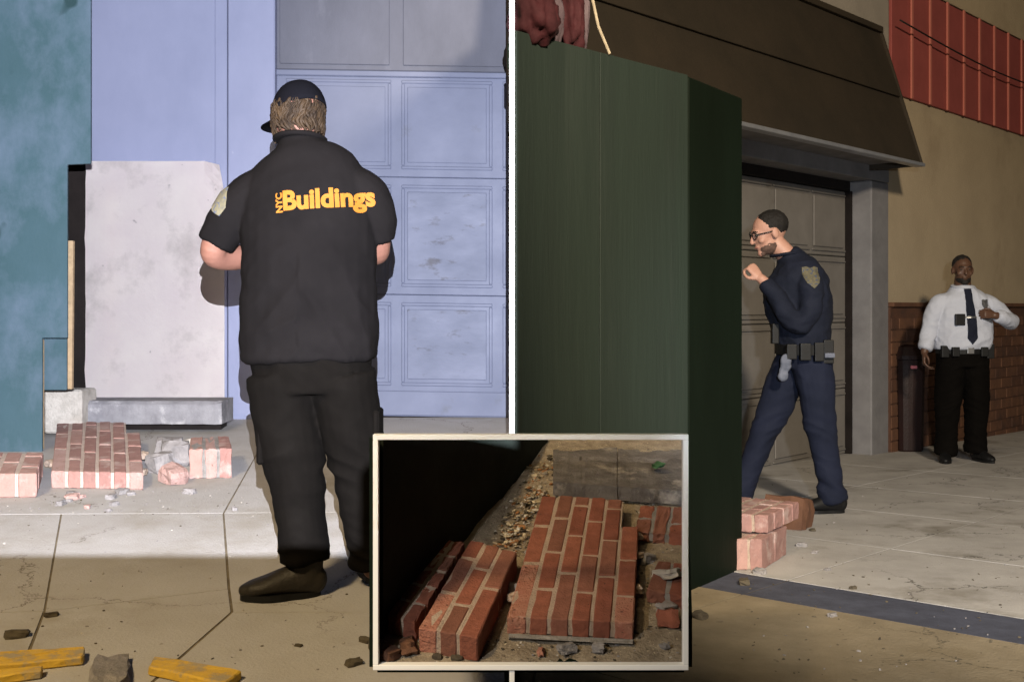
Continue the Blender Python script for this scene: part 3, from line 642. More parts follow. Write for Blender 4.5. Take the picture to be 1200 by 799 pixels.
# bin; dark cable added in place of a cast shadow line
bn = empty('bin', GR(1064, 528)); tag(bn, 'tall dark brown bin standing by the brick base left of the white shirt', 'bin')
pb_ = GR(1064, 528) - Vector((0, 0, 0))
def lathe(name, prof, c, m, parent, n=20, sq=0.0):
    bm = bmesh.new(); last = None
    for (r, z) in prof:
        ring = []
        for k in range(n):
            a = k * 6.28318 / n; f = 1.0 / max(abs(math.cos(a)), abs(math.sin(a))); f = 1 + (f - 1) * sq
            ring.append(bm.verts.new(Vector(c) + Vector((r * f * math.cos(a), r * f * math.sin(a), z))))
        if last:
            for k in range(n): bm.faces.new((last[k], last[(k + 1) % n], ring[(k + 1) % n], ring[k]))
        else: bm.faces.new(ring[::-1])
        last = ring
    bm.faces.new(last); return from_bm(name, bm, m, parent)
lathe('bin_body', [(.11, 0), (.12, .02), (.135, .82), (.14, .86)], pb_, 'maroon', bn, 20, .7)
lathe('lid', [(.148, .865), (.15, .90), (.11, .98), (.03, 1.0)], pb_, 'maroon', bn, 20, .7)
box('handle', pb_ + Vector((-.03, -.165, .78)), pb_ + Vector((.03, -.14, .81)), 'pink', bn, .006)
cab = [F(-.05 + 5.2 * t, 0.13, ZC + 2.63 - 0.10 * math.sin(t * 3.14)) for t in [i / 20 for i in range(21)]]
tag(from_bm('shadow_cable', tube_bm(cab, .008), 'cable', None, True), 'thin dark cable added for the cast shadow line across the red ribbed band', 'cable')

# ------------------------------------------------------------------ framed inset close-up of brickwork, built as a display case
YF = 2.22
TT = 0.325                                   # slope of the tray
TZ0 = ZC - 0.687; TY0 = 2.35
def tz(y): return TZ0 + TT * (y - TY0)
def TR(u, v, h=0.0):
    """point of the tray's floor, h above it"""
    # z = ZC + (V0-v)*Y/F = tz(Y)+h
    k = (V0 - v) / FPX
    Y = (ZC - TZ0 - h + TT * TY0) / (TT - k); return Vector(((u - 600) * Y / FPX, Y, ZC + k * Y))
UPT = Vector((0, -TT, 1)).normalized()
dc = empty('inset_case', (0.03, YF, gr(2.2)))
tag(dc, 'white framed inset of brick debris at the bottom centre, built as a tilted display case', 'display case')
fx0, fx1 = W(437, 0, YF).x, W(807, 0, YF).x; fz0, fz1 = W(0, 785, YF).z, W(0, 509, YF).z
fw = 6.3 * YF / FPX
fparent = box('frame_bar', (fx0, YF, fz1 - fw), (fx1, YF + .02, fz1), 'white_paint', dc, 0.0008)
box('frame_bar', (fx0, YF, fz0), (fx1, YF + .02, fz0 + fw), 'white_paint', dc, 0.0008)
box('frame_bar', (fx0, YF, fz0 + fw + .0003), (fx0 + fw, YF + .02, fz1 - fw - .0003), 'white_paint', dc, 0.0008)
box('frame_bar', (fx1 - fw, YF, fz0 + fw + .0003), (fx1, YF + .02, fz1 - fw - .0003), 'white_paint', dc, 0.0008)
# tray floor: uneven gravel sheet, flaring towards the back
bm = bmesh.new(); NX, NY = 64, 64; gg = {}
YE = 3.36
def edge(y): 
    t = (y - YF) / (YE - YF); return lerp(fx0 + fw * .8, -0.400, t), lerp(fx1 - fw * .8, 0.512, t)
for j in range(NY + 1):
    y = YF + 0.024 + (YE - YF - .024) * j / NY; l, r = edge(y)
    for i in range(NX + 1):
        x = lerp(l, r, i / NX)
        h = 0.010 * noise.noise(Vector((x * 6, y * 6, 2))) + 0.006 * noise.noise(Vector((x * 22, y * 22, 5))) + .0025 * noise.noise(Vector((x * 70, y * 70, 5)))
        z = tz(y) + h
        z = min(z, ZC - 0.1155 * y)              # stays below the frame's top edge line of the box
        gg[i, j] = bm.verts.new((x, y, z))
for j in range(NY):
    for i in range(NX): bm.faces.new((gg[i, j], gg[i + 1, j], gg[i + 1, j + 1], gg[i, j + 1]))
fl = from_bm('gravel_floor', bm, 'gravel', dc, True)
def side(name, pts, th, m):
    bm = bmesh.new(); a = [bm.verts.new(p) for p in pts]; b = [bm.verts.new(Vector(p) + th) for p in pts]; k = len(pts)
    bm.faces.new(a); bm.faces.new(b[::-1])
    for i in range(k): bm.faces.new((a[i], a[(i + 1) % k], b[(i + 1) % k], b[i]))
    return from_bm(name, bm, m, dc)
def topz(y): return ZC - 0.1168 * y
yb = YF + .0215
l0, r0 = edge(yb); l1, r1 = edge(YE)
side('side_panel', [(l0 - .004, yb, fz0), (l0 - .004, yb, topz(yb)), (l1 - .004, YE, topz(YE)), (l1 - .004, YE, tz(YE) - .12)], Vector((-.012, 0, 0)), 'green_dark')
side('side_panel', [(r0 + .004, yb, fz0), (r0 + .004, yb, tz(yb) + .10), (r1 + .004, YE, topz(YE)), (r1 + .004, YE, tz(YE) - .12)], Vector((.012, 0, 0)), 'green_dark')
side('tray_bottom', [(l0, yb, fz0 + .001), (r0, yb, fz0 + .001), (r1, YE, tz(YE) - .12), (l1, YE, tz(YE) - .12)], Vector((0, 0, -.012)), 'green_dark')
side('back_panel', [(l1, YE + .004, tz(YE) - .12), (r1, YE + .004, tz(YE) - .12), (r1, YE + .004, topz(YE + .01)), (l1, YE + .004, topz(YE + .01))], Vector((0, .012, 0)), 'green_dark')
pw = 3.1 * (YF + .004) / FPX
box('stand_post', (-pw, YF + .004, gl(2.3) - .05), (pw, YF + .016, fz0 - .001), 'white_paint', dc, .0008)
box('stand_post', (-.02, 2.9, gl(2.9) - .05), (.02, 2.94, tz(2.9) - .15), 'green_dark', dc, .002)
# hoarding foot inside the case
hb = empty('hoarding_foot', TR(560, 640)); tag(hb, 'black shaded foot of a green hoarding in the framed brick close-up', 'hoarding')
q0, q1 = TR(449, 748), TR(642, 519)
dirb = Vector((q1.x - q0.x, q1.y - q0.y, 0)).normalized(); q0e = q0
nb = 12; bm = bmesh.new(); fa = []; fb = []
nrm = Vector((dirb.y, -dirb.x, 0))
for i in range(nb + 1):
    t = i / nb; x = lerp(q0.x, q1.x, t); y = lerp(q0.y, q1.y, t); zt_ = topz(y) - .001; zb_ = min(tz(y) - .03, zt_ - .005)
    row = [bm.verts.new(p) for p in ((x, y, zb_), (x, y, zt_), (x - nrm.x * .02, y - nrm.y * .02, zt_), (x - nrm.x * .02, y - nrm.y * .02, zb_))]
    fa.append(row)
for i in range(nb):
    for k in range(4): bm.faces.new((fa[i][k], fa[i][(k + 1) % 4], fa[i + 1][(k + 1) % 4], fa[i + 1][k]))
bm.faces.new(fa[0]); bm.faces.new(fa[-1][::-1])
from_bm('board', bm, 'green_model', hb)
# main slab
t1 = empty('brick_slab', TR(670, 745)); tag(t1, 'big six course brick slab in the middle of the framed close-up', 'brick slab', 'brick slabs in the framed close-up')
TH = 0.045
brickwork(t1, [TR(594, 743), TR(742, 750), TR(749, 606), TR(635, 599)], UPT, TH, PAT, 0.0072, jl=.010, pale=((0, 0), (5, 0)), proud=.0022, bed_inset=.003, jit=.0010)
mortar_bits(t1, [TR(594 + 2 * (k % 2), 740 - k * 16, .012) for k in range(0)] + [TR(601, 700, .02), TR(748, 650, .025), TR(746, 690, .02), TR(747, 628, .02), TR(632, 618, .02)], 0.011, 'mortar')
hexobj('mortar_skirt', [TR(596, 748), TR(742, 755), TR(742, 749), TR(596, 742)], [TR(597, 747, .012), TR(741, 754, .012), TR(742, 749, .012), TR(597, 742, .012)], 'mortar_grey', t1, 0, 0.001, cuts=2)
# second slab, left
t2 = empty('brick_slab', TR(540, 765)); tag(t2, 'narrow three course brick slab left of the big one in the framed close-up', 'brick slab', 'brick slabs in the framed close-up')
brickwork(t2, [TR(491, 764), TR(560, 776), TR(606, 672), TR(549, 662)], UPT, 0.060, [[(0, .40), (.40, .82), (.82, 1.04)], [(0, .30), (.30, .72), (.72, 1.02)], [(0, .52), (.52, 1.0)]], 0.0072, jl=.009, pale=((0, 0),), proud=.0022, bed_inset=.003, jit=.0012)
t3 = empty('brick_slab', TR(475, 735)); tag(t3, 'dark row of bricks half in shadow at the left of the framed close-up', 'brick slab', 'brick slabs in the framed close-up')
brickwork(t3, [TR(455, 742), TR(487, 752), TR(545, 655), TR(519, 650)], UPT, 0.046, [[(k / 5, (k + 1) / 5) for k in range(5)], [(k / 5, (k + 1) / 5) for k in range(5)]], 0.008, jl=.009, proud=.0022, bed_inset=.003, jit=.003)
# ledge inside the case
lt = empty('stone_ledge', TR(730, 590)); tag(lt, 'cracked grey stone ledge behind the bricks in the framed close-up', 'ledge')
def ledge_piece(u0, u1, vfa, vfb, name):
    # front foot at row vf, 0.045 high, runs back
    bm = bmesh.new(); n = 22; rows_ = []
    for i in range(n + 1):
        t = i / n; u = lerp(u0, u1, t); vf = lerp(vfa, vfb, t)
        a = TR(u, vf); e = .004 * noise.noise(Vector((u * .12, 1, 0))) + .002 * noise.noise(Vector((u * .5, 4, 0)))
        f0 = a + UPT * .010 + Vector((0, e, 0)); f1 = a + UPT * (.050 + e * .5) + Vector((0, e * .6, 0)); f2 = f1 + Vector((0, .012 + e, .003 + e * .5))
        yb2 = YE - .03; b2 = Vector((f1.x * yb2 / f1.y, yb2, topz(yb2) - .001))
        m2 = f2.lerp(b2, .45) + Vector((0, 0, .003 * noise.noise(Vector((u * .1, 8, 0)))))
        m3 = f2.lerp(b2, .5) + Vector((0, 0, -.008 if 680 < u < 780 else .0)); m4 = f2.lerp(b2, .55)
        bb = b2 + Vector((0, 0, -.06))
        rows_.append([bm.verts.new(q) for q in (f0, f1, f2, m2, m3, m4, b2, bb)])
    for i in range(n):
        for k in range(8): bm.faces.new((rows_[i][k], rows_[i][(k + 1) % 8], rows_[i + 1][(k + 1) % 8], rows_[i + 1][k]))
    bm.faces.new(rows_[0]); bm.faces.new(rows_[-1][::-1])
    return from_bm(name, bm, 'stone_dark', lt)
ledge_piece(648, 722.6, 584, 590, 'ledge_stone'); ledge_piece(723.4, 806, 590, 596, 'ledge_stone')
tag(chunk('leaf_clump', TR(771, 545, .055), (.020, .014, .007), 'moss', None, 500, .2, .4), 'small green leaf clump on the ledge in the framed close-up', 'leaf')
# rubble in the case, right
random.seed(21)
t4 = empty('brick_slab', TR(780, 700)); tag(t4, 'broken brick pair with white mortar at the right edge of the framed close-up', 'brick slab', 'brick slabs in the framed close-up')
brickwork(t4, [TR(757, 706), TR(806, 716), TR(806, 676), TR(770, 672)], UPT, .036, [[(0, 1)], [(0, 1)]], .008, 'mortar_grey', jl=.008, jit=.003, proud=.003, bed_inset=.003)
chunk('mortar_cap', TR(782, 672, .040), (.024, .032, .010), 'rubble_white', t4, 511, .6, .35)
t5 = empty('brick_slab', TR(775, 630)); tag(t5, 'broken brick fragment just below the ledge in the framed close-up', 'brick slab', 'brick slabs in the framed close-up')
brickwork(t5, [TR(744, 634), TR(800, 640), TR(806, 606), TR(750, 604)], UPT, .03, [[(0, .5), (.5, 1)], [(0, 1)], [(0, .4), (.4, 1)]], .008, 'mortar_grey', jl=.009, jit=.004, proud=.003, bed_inset=.003)
cs = [(783, 724, (.022, .022, .019), BR[0], 'red broken brick end at the lower right of the framed close-up'), (781, 712, (.021, .014, .010), 'rubble', 'grey mortar lump on the broken brick end in the framed close-up'),
      (664, 759, (.018, .012, .010), 'rubble', 'grey stone below the big slab in the framed close-up'), (701, 759, (.012, .010, .010), 'rubble', 'smaller grey stone below the right half of the big slab in the framed close-up'),
      (634, 763, (.016, .006, .007), 'brick_pale', 'pink brick sliver below the big slab in the framed close-up'), (779, 757, (.008, .007, .006), 'rubble', 'pebble near the bottom right corner of the framed close-up'),
      (512, 769, (.009, .007, .006), 'dirt', 'dark pebble below the narrow slab in the framed close-up'), (536, 771, (.011, .007, .006), 'dirt', 'dark oval pebble nearest the bottom bar in the framed close-up'),
      (478, 757, (.024, .015, .014), 'brick_brown', 'dark brick lump at the lower left of the framed close-up'), (458, 766, (.022, .014, .012), 'brick_brown2', 'dark brick lump in the lower left corner of the framed close-up'),
      (456, 722, (.013, .011, .014), 'rubble', 'grey lump against the dark brick row in the framed close-up'), (622, 650, (.012, .012, .011), 'rubble', 'grey lump between the two slabs in the framed close-up'),
      (604, 690, (.010, .016, .014), 'rubble', 'pale lump touching the left side of the big slab'), (758, 655, (.012, .02, .012), 'rubble', 'grey stone right of the big slab in the framed close-up'),
      (796, 622, (.014, .018, .013), 'rubble_white', 'white mortar lump under the ledge end in the framed close-up'), (764, 612, (.010, .014, .010), 'rubble', 'grey chip under the ledge in the framed close-up')]
for i, (u, v, r, m_, lb) in enumerate(cs):
    tag(chunk('rubble_piece', TR(u, v, r[2] * .7), r, m_, None, 520 + i, .65, .25), lb, 'rubble', 'rubble in the framed close-up')
# loose grit and leaves: too small to pick apart
def scatter(name, label, m_list, n, fn, size, seed):
    rnd = random.Random(seed); bm = bmesh.new()
    for i in range(n):
        p = fn(rnd); r = rnd.uniform(*size)
        mx = Matrix.Translation(p) @ Matrix.Rotation(rnd.uniform(0, 6.28), 4, 'Z') @ Matrix.Rotation(rnd.uniform(-.9, .9), 4, 'X') @ Matrix.Diagonal((r * rnd.uniform(.7, 1.8), r, r * rnd.uniform(.3, .7), 1))
        bmesh.ops.create_icosphere(bm, subdivisions=1, radius=1, matrix=mx)
    o = from_bm(name, bm, None, None)
    for m_ in m_list: o.data.materials.append(M[m_])
    for k, f in enumerate(o.data.polygons): f.material_index = (k // 20) % len(m_list)
    return tag(o, label, name.replace('_', ' '), kind='stuff')
def pf(rnd):
    u, v = rnd.uniform(446, 800), rnd.uniform(560, 777); return TR(u, v, .001)
scatter('grit', 'fine grit over the gravel floor of the framed close-up', ['rubble', 'rubble_white', 'dirt', 'gravel'], 900, pf, (.0012, .0045), 3)
def pf2(rnd):
    t = rnd.random(); u = lerp(588, 640, t) + rnd.gauss(0, 9); v = lerp(645, 545, t) + rnd.gauss(0, 8); return TR(u, v, rnd.uniform(.0, .012))
scatter('dry_leaves', 'heap of dry brown leaf crumbs behind the big slab in the framed close-up', ['leaf', 'twig', 'gravel', 'dirt', 'rubble_white'], 420, pf2, (.002, .007), 4)
def pf3(rnd):
    if rnd.random() < .5: u, v = rnd.uniform(0, 290), rnd.uniform(570, 606)
    else: u, v = rnd.uniform(0, 440), rnd.uniform(600, 795)
    return GL(u, v) + Vector((0, 0, .002))
scatter('sidewalk_grit', 'fine dust and grit on the left sidewalk', ['rubble', 'rubble_white', 'dirt'], 200, pf3, (.0015, .0045), 6)
def pf4(rnd): return GR(rnd.uniform(868, 1200), rnd.uniform(560, 795)) + Vector((0, 0, .002))
scatter('pavement_grit', 'fine dust and grit on the right pavement', ['rubble', 'dirt', 'dirt'], 190, pf4, (.002, .006), 7)
tag(from_bm('twig', tube_bm([TR(545, 600, .03), TR(560, 582, .06), TR(572, 560, .07), TR(586, 545, .05), TR(600, 524, .02)], .0012, 5), 'twig', None), 'thin pale straw leaning in the shadow of the framed close-up', 'twig')

# unseen floodlight housing behind the camera; flaps added to cut the beam's straight edges
fh = empty('floodlight', (FLOOD.x, FLOOD.y, gl(-1.0))); tag(fh, 'unseen black floodlight on a pole behind the viewer, with flaps added to cut its beam', 'floodlight')
FD = 0.085; YD = FLOOD.y + FD
kz = lambda y, z: FD * (z - FLOOD.z) / (y - FLOOD.y) + FLOOD.z          # where the ray to (y, z) passes the flaps
kx = lambda x, y: FD * (x - FLOOD.x) / (y - FLOOD.y) + FLOOD.x
g5 = GL(300, 665)
xs_ = kx(-0.300, 2.22)
box('beam_flap', (-0.12, YD, ZC + 0.12), (xs_, YD + .004, kz(g5.y, g5.z)), 'cable', fh, 0)
box('beam_flap', (xs_, YD, ZC + 0.12), (0.15, YD + .004, kz(2.22, ZC - 0.235)), 'cable', fh, 0)
box('beam_flap', (kx(0.0075, 3.70), YD - .004, ZC + 0.12), (0.15, YD - .002, ZC + 0.46), 'cable', fh, 0)
box('housing', (FLOOD.x - .06, FLOOD.y - .16, FLOOD.z - .06), (FLOOD.x + .06, FLOOD.y - .02, FLOOD.z + .06), 'cable', fh, .01)
box('pole', (FLOOD.x - .02, FLOOD.y - .12, gl(-.2) - .02), (FLOOD.x + .02, FLOOD.y - .08, FLOOD.z - .061), 'cable', fh, .004)

# ------------------------------------------------------------------ people
class Parts:
    def __init__(self): self.v = []; self.f = []
    def add(self, vs, fs):
        o = len(self.v); self.v += [tuple(p) for p in vs]; self.f += [tuple(i + o for i in f) for f in fs]
def catmull(P, t):
    n = len(P) - 1; x = t * n; i = min(int(x), n - 1); f = x - i
    g = lambda k: P[max(0, min(n, k))]
    p0, p1, p2, p3 = g(i - 1), g(i), g(i + 1), g(i + 2)
    return [0.5 * ((2 * b) + (-a + c) * f + (2 * a - 5 * b + 4 * c - d) * f * f + (-a + 3 * b - 3 * c + d) * f ** 3) for a, b, c, d in zip(p0, p1, p2, p3)]
def tube(P, pts, n=16, side=(1, 0, 0), sub=5, flat=False):
    """pts: (x, y, z, ra[, rb]); ra along `side`, rb across it; rounded ends unless flat"""
    pts = [tuple(p) + ((p[3],) if len(p) == 4 else ()) for p in pts]
    m = (len(pts) - 1) * sub
    S = [catmull(pts, i / m) for i in range(m + 1)]
    rings = []
    for i, s in enumerate(S):
        a = Vector(S[min(i + 1, m)][:3]) - Vector(S[max(i - 1, 0)][:3]); t = a.normalized()
        sd = Vector(side); ax = (sd - t * sd.dot(t)).normalized(); ay = t.cross(ax)
        rings.append((Vector(s[:3]), t, ax, ay, max(s[3], .002), max(s[4], .002)))
    if flat != True:
        c, t, ax, ay, ra, rb = rings[0]; r = min(ra, rb)
        pre = [(c - t * r * math.sin(a), t, ax, ay, ra * math.cos(a), rb * math.cos(a)) for a in (1.35, 0.9, 0.45)]
        c, t, ax, ay, ra, rb = rings[-1]; r = min(ra, rb)
        post = [(c + t * r * math.sin(a), t, ax, ay, ra * math.cos(a), rb * math.cos(a)) for a in (0.45, 0.9, 1.35)]
        rings = pre + rings + (post if not flat else [])
    vs = []; fs = []
    for c, t, ax, ay, ra, rb in rings:
        for k in range(n):
            a = 6.283185 * k / n; vs.append(c + ax * ra * math.cos(a) + ay * rb * math.sin(a))
    R = len(rings)
    for i in range(R - 1):
        for k in range(n): fs.append((i * n + k, i * n + (k + 1) % n, (i + 1) * n + (k + 1) % n, (i + 1) * n + k))
    fs.append(tuple(range(n - 1, -1, -1))); fs.append(tuple((R - 1) * n + k for k in range(n)))
    P.add(vs, fs)
def ell(P, c, r, mx=None, nu=20, nv=12):
    vs = []; fs = []; mx = mx or Matrix.Identity(3); c = Vector(c)
    vs.append(c + mx @ Vector((0, 0, r[2]))); 
    for j in range(1, nv):
        th = math.pi * j / nv
        for i in range(nu):
            a = 6.283185 * i / nu; vs.append(c + mx @ Vector((r[0] * math.sin(th) * math.cos(a), r[1] * math.sin(th) * math.sin(a), r[2] * math.cos(th))))
    vs.append(c + mx @ Vector((0, 0, -r[2]))); L = len(vs) - 1
    for i in range(nu): fs.append((0, 1 + i, 1 + (i + 1) % nu)); fs.append((L, L - nu + (i + 1) % nu, L - nu + i))
    for j in range(nv - 2):
        for i in range(nu): a = 1 + j * nu; fs.append((a + i, a + nu + i, a + nu + (i + 1) % nu, a + (i + 1) % nu))
    P.add(vs, fs)
def remesh(name, P, voxel, m, parent, smooth=4, fold=None):
    me = bpy.data.meshes.new('tmp'); me.from_pydata(P.v, [], P.f); me.update()
    bm = bmesh.new(); bm.from_mesh(me); bmesh.ops.recalc_face_normals(bm, faces=bm.faces); bm.to_mesh(me); bm.free()
    o = bpy.data.objects.new('tmp', me); COL.objects.link(o)
    r = o.modifiers.new('r', 'REMESH'); r.mode = 'VOXEL'; r.voxel_size = voxel; r.adaptivity = 0
    sm = o.modifiers.new('s', 'SMOOTH'); sm.iterations = smooth; sm.factor = 0.5
    dg = bpy.context.evaluated_depsgraph_get(); ev = o.evaluated_get(dg)
    out = bpy.data.meshes.new_from_object(ev); out.name = name
    bpy.data.objects.remove(o); bpy.data.meshes.remove(me)
    if fold:
        nn = [v.normal.copy() for v in out.vertices]
        for v, n_ in zip(out.vertices, nn): v.co = v.co + n_ * fold(v.co, n_)
    out.materials.clear()
    return link(name, out, m, parent, True)
def simple(name, P, m, parent, smooth=True):
    me = bpy.data.meshes.new(name); me.from_pydata(P.v, [], P.f); me.update()
    bm = bmesh.new(); bm.from_mesh(me); bmesh.ops.recalc_face_normals(bm, faces=bm.faces); bm.to_mesh(me); bm.free()
    return link(name, me, m, parent, smooth)
def frame(fwd, up=(0, 0, 1)):
    f = Vector(fwd).normalized(); r = f.cross(Vector(up)).normalized(); u = r.cross(f)
    return Matrix((r, f, u)).transposed()            # columns: right, forward, up
def head_parts(P, c, mx, k=1.0):
    T = lambda x, y, z: Vector(c) + mx @ (Vector((x, y, z)) * k)
    E = lambda p, r: ell(P, T(*p), tuple(q * k for q in r), mx)
    E((0, -.012, .030), (.076, .096, .090)); E((0, .020, -.045), (.060, .068, .068)); E((0, .042, -.005), (.062, .050, .085))
    E((0, .072, -.092), (.026, .022, .020)); E((0, .080, .034), (.050, .016, .011))
    for s in (-1, 1):
        E((s * .079, -.008, -.002), (.010, .021, .032)); E((s * .045, .062, -.022), (.018, .022, .018))
    q = [tuple(T(0, .086, .024)) + (.008 * k,), tuple(T(0, .100, .0)) + (.010 * k,), tuple(T(0, .108, -.022)) + (.013 * k,)]
    tube(P, q, 10, mx @ Vector((1, 0, 0)))
    E((0, .088, -.050), (.025, .011, .0065)); E((0, .085, -.062), (.022, .011, .0075))
def head_details(root, c, mx, k, lipm, eyem='eye'):
    T = lambda x, y, z: Vector(c) + mx @ (Vector((x, y, z)) * k)
    for s in (-1, 1):
        P = Parts(); ell(P, T(s * .031, .0765, .012), (.0125 * k,) * 3, mx, 14, 10); e = simple('eye', P, eyem, root)
        P = Parts(); ell(P, T(s * .031, .0865, .012), (.0055 * k, .004 * k, .0055 * k), mx, 12, 8); simple('iris', P, 'iris', e)
        P = Parts(); tube(P, [tuple(T(s * .014, .092, .031)) + (.003,), tuple(T(s * .032, .092, .036)) + (.0038,), tuple(T(s * .05, .078, .030)) + (.002,)], 8, mx @ Vector((0, 0, 1))); simple('eyebrow', P, 'hair_black', root)
    P = Parts(); tube(P, [tuple(T(-.021, .090, -.056)) + (.003,), tuple(T(0, .0985, -.0555)) + (.0036,), tuple(T(.021, .090, -.056)) + (.003,)], 8, mx @ Vector((0, 0, 1))); simple('mouth', P, lipm, root)
def hand_parts(P, wrist, fwd, palm_n, curl=0.5, side=1, k=1.0, thumb=0.6):
    """wrist point, pointing direction, palm normal; four fingers curling towards the palm, thumb off the side"""
    f = Vector(fwd).normalized(); n = Vector(palm_n); n = (n - f * n.dot(f)).normalized(); r = f.cross(n) * side
    w = Vector(wrist)
    def pt_(a, b, c_): return w + (r * a + f * b + n * c_) * k
    tube(P, [tuple(pt_(0, -.01, 0)) + (.024 * k, .018 * k), tuple(pt_(.002, .03, 0)) + (.034 * k, .016 * k), tuple(pt_(0, .075, .003)) + (.040 * k, .014 * k), tuple(pt_(0, .092, .004)) + (.036 * k, .012 * k)], 14, r)
    for i, (a, ln) in enumerate(((-.031, .062), (-.0105, .078), (.0105, .085), (.031, .074))):
        pts = [pt_(a * .9, .075, .003)]; ang = 0.1; p = pts[0]
        for j, seg in enumerate((.20, .42, .33, .25)):
            ang += curl * (0.25 if j == 0 else 0.85)
            p = p + (f * math.cos(ang) + n * math.sin(ang)) * ln * seg * k * 1.1 + r * a * .08 * k; pts.append(p)
        tube(P, [tuple(q) + ((.0092 - .0009 * j) * k,) for j, q in enumerate(pts)], 10, r, 3)
    p0 = pt_(.026, .015, .006); p1 = pt_(.052, .045, .012 + .02 * thumb); p2 = pt_(.056 - .012 * thumb, .072, .016 + .032 * thumb); p3 = pt_(.050 - .025 * thumb, .094, .018 + .036 * thumb)
    tube(P, [tuple(p0) + (.0135 * k,), tuple(p1) + (.0115 * k,), tuple(p2) + (.0098 * k,), tuple(p3) + (.0085 * k,)], 10, n, 3)
def shoe(root, heel, d, length, m, name='shoe', h=.10, w=.045, sole=True):
    """heel point on the ground, direction of the toe"""
    d = Vector(d).normalized(); r = Vector((d.y, -d.x, 0)); H = Vector(heel); P = Parts()
    def q(a, z, ra, rb): p = H + d * a * length; return (p.x, p.y, p.z + z, ra, rb)
    tube(P, [q(.06, .055, w * .78, .050), q(.25, .062, w * .85, .056), q(.45, .055, w * .92, .048), q(.68, .044, w * 1.08, .036), q(.86, .036, w * .95, .029), q(.95, .032, w * .6, .022)], 16, r)
    a = H + d * length * .20
    tube(P, [(a.x, a.y, a.z + .05, w * .95, w * 1.05), (a.x - d.x * .01, a.y - d.y * .01, a.z + h, w * .98, w * 1.08), (a.x - d.x * .015, a.y - d.y * .015, a.z + h + .06, w * 1.0, w * 1.1)], 16, r, flat=True)
    for i, v in enumerate(P.v):
        if v[2] < H.z + .012: P.v[i] = (v[0], v[1], H.z + .012)
    o = remesh(name, P, .006, m, root, 3)
    if sole:
        bm = bmesh.new(); n = 24; tp_ = []; bt = []
        for i in range(n):
            t = 6.2832 * i / n; a_ = .5 + .51 * math.cos(t); ww = w * (1.04 if a_ > .5 else .86) * (1.1 if .6 < a_ < .85 else 1) * math.sin(t)
            p = H + d * a_ * length + r * ww; tp_.append(bm.verts.new((p.x, p.y, p.z + .020))); bt.append(bm.verts.new((p.x, p.y, p.z)))
        bm.faces.new(tp_); bm.faces.new(bt[::-1])
        for i in range(n): bm.faces.new((tp_[i], bt[i], bt[(i + 1) % n], tp_[(i + 1) % n]))
        bmesh.ops.recalc_face_normals(bm, faces=bm.faces); me = bpy.data.meshes.new('sole'); bm.to_mesh(me); bm.free(); link('sole', me, 'leather', o)
    return o
def bvh_of(o): return BVHTree.FromPolygons([v.co.copy() for v in o.data.vertices], [tuple(p.vertices) for p in o.data.polygons])
def project(o, tree, off=.004, d=(0, 1, 0), start=2.0):
    d = Vector(d).normalized()
    for v in o.data.vertices:
        h = tree.ray_cast(v.co - d * start, d)
        if h[0] is not None: v.co = h[0] - d * off
        else:
            h2 = tree.find_nearest(v.co); v.co = h2[0] - d * off
def text_mesh(body, size, bold=.012):
    cu = bpy.data.curves.new('txt', 'FONT'); cu.body = body; cu.size = size; cu.offset = bold; cu.resolution_u = 4
    o = bpy.data.objects.new('txt', cu); COL.objects.link(o); dg = bpy.context.evaluated_depsgraph_get()
    me = bpy.data.meshes.new_from_object(o.evaluated_get(dg)); bpy.data.objects.remove(o)
    bm = bmesh.new(); bm.from_mesh(me)
    for _ in range(2):
        L = [e for e in bm.edges if e.calc_length() > size * .12]
        if L: bmesh.ops.subdivide_edges(bm, edges=L, cuts=1)
    bmesh.ops.triangulate(bm, faces=bm.faces); bm.to_mesh(me); bm.free(); me.materials.clear()
    return me
def flat_patch(name, pts2, tree, m, root, to3, d=(0, 1, 0), off=.004, sub=3):
    bm = bmesh.new(); vs = [bm.verts.new(to3(x, z)) for x, z in pts2]; bm.faces.new(vs)
    bmesh.ops.triangulate(bm, faces=bm.faces)
    for _ in range(sub): bmesh.ops.subdivide_edges(bm, edges=bm.edges, cuts=1, use_grid_fill=True)
    me = bpy.data.meshes.new(name); bm.to_mesh(me); bm.free(); o = link(name, me, m, root)
    project(o, tree, off, d, 1.0); return o
SHIELD = [(-.5, .45), (-.25, .5), (0, .42), (.25, .5), (.5, .45), (.5, 0), (.36, -.3), (0, -.55), (-.36, -.3), (-.5, 0)]
def nz(p, *s): return noise.noise(Vector((p.x * s[0], p.y * s[1], p.z * s[2])) + Vector((s[3], s[3] * 2, 0)))

def rid(p, *s): return 1 - 2.2 * abs(nz(p, *s))
# ---- the man in the black shirt, seen from behind
mp = GL(350, 699); man = empty('person', mp)
tag(man, 'person seen from behind in black cap, black lettered short sleeved shirt and dark trousers', 'person')
hc = Vector((-.005, .03, 1.636)); hm = frame((-.55, .80, -.12))
P = Parts(); head_parts(P, hc, hm, .96)
tube(P, [(.005, .0, 1.42, .08, .08), (.0, .01, 1.52, .066, .068), (-.008, .022, 1.62, .062, .066)], 16)
tube(P, [(.035, .0, .82, .15, .10), (.025, .0, 1.0, .18, .13), (.02, .0, 1.25, .19, .12), (.02, 0, 1.40, .14, .09)], 20)
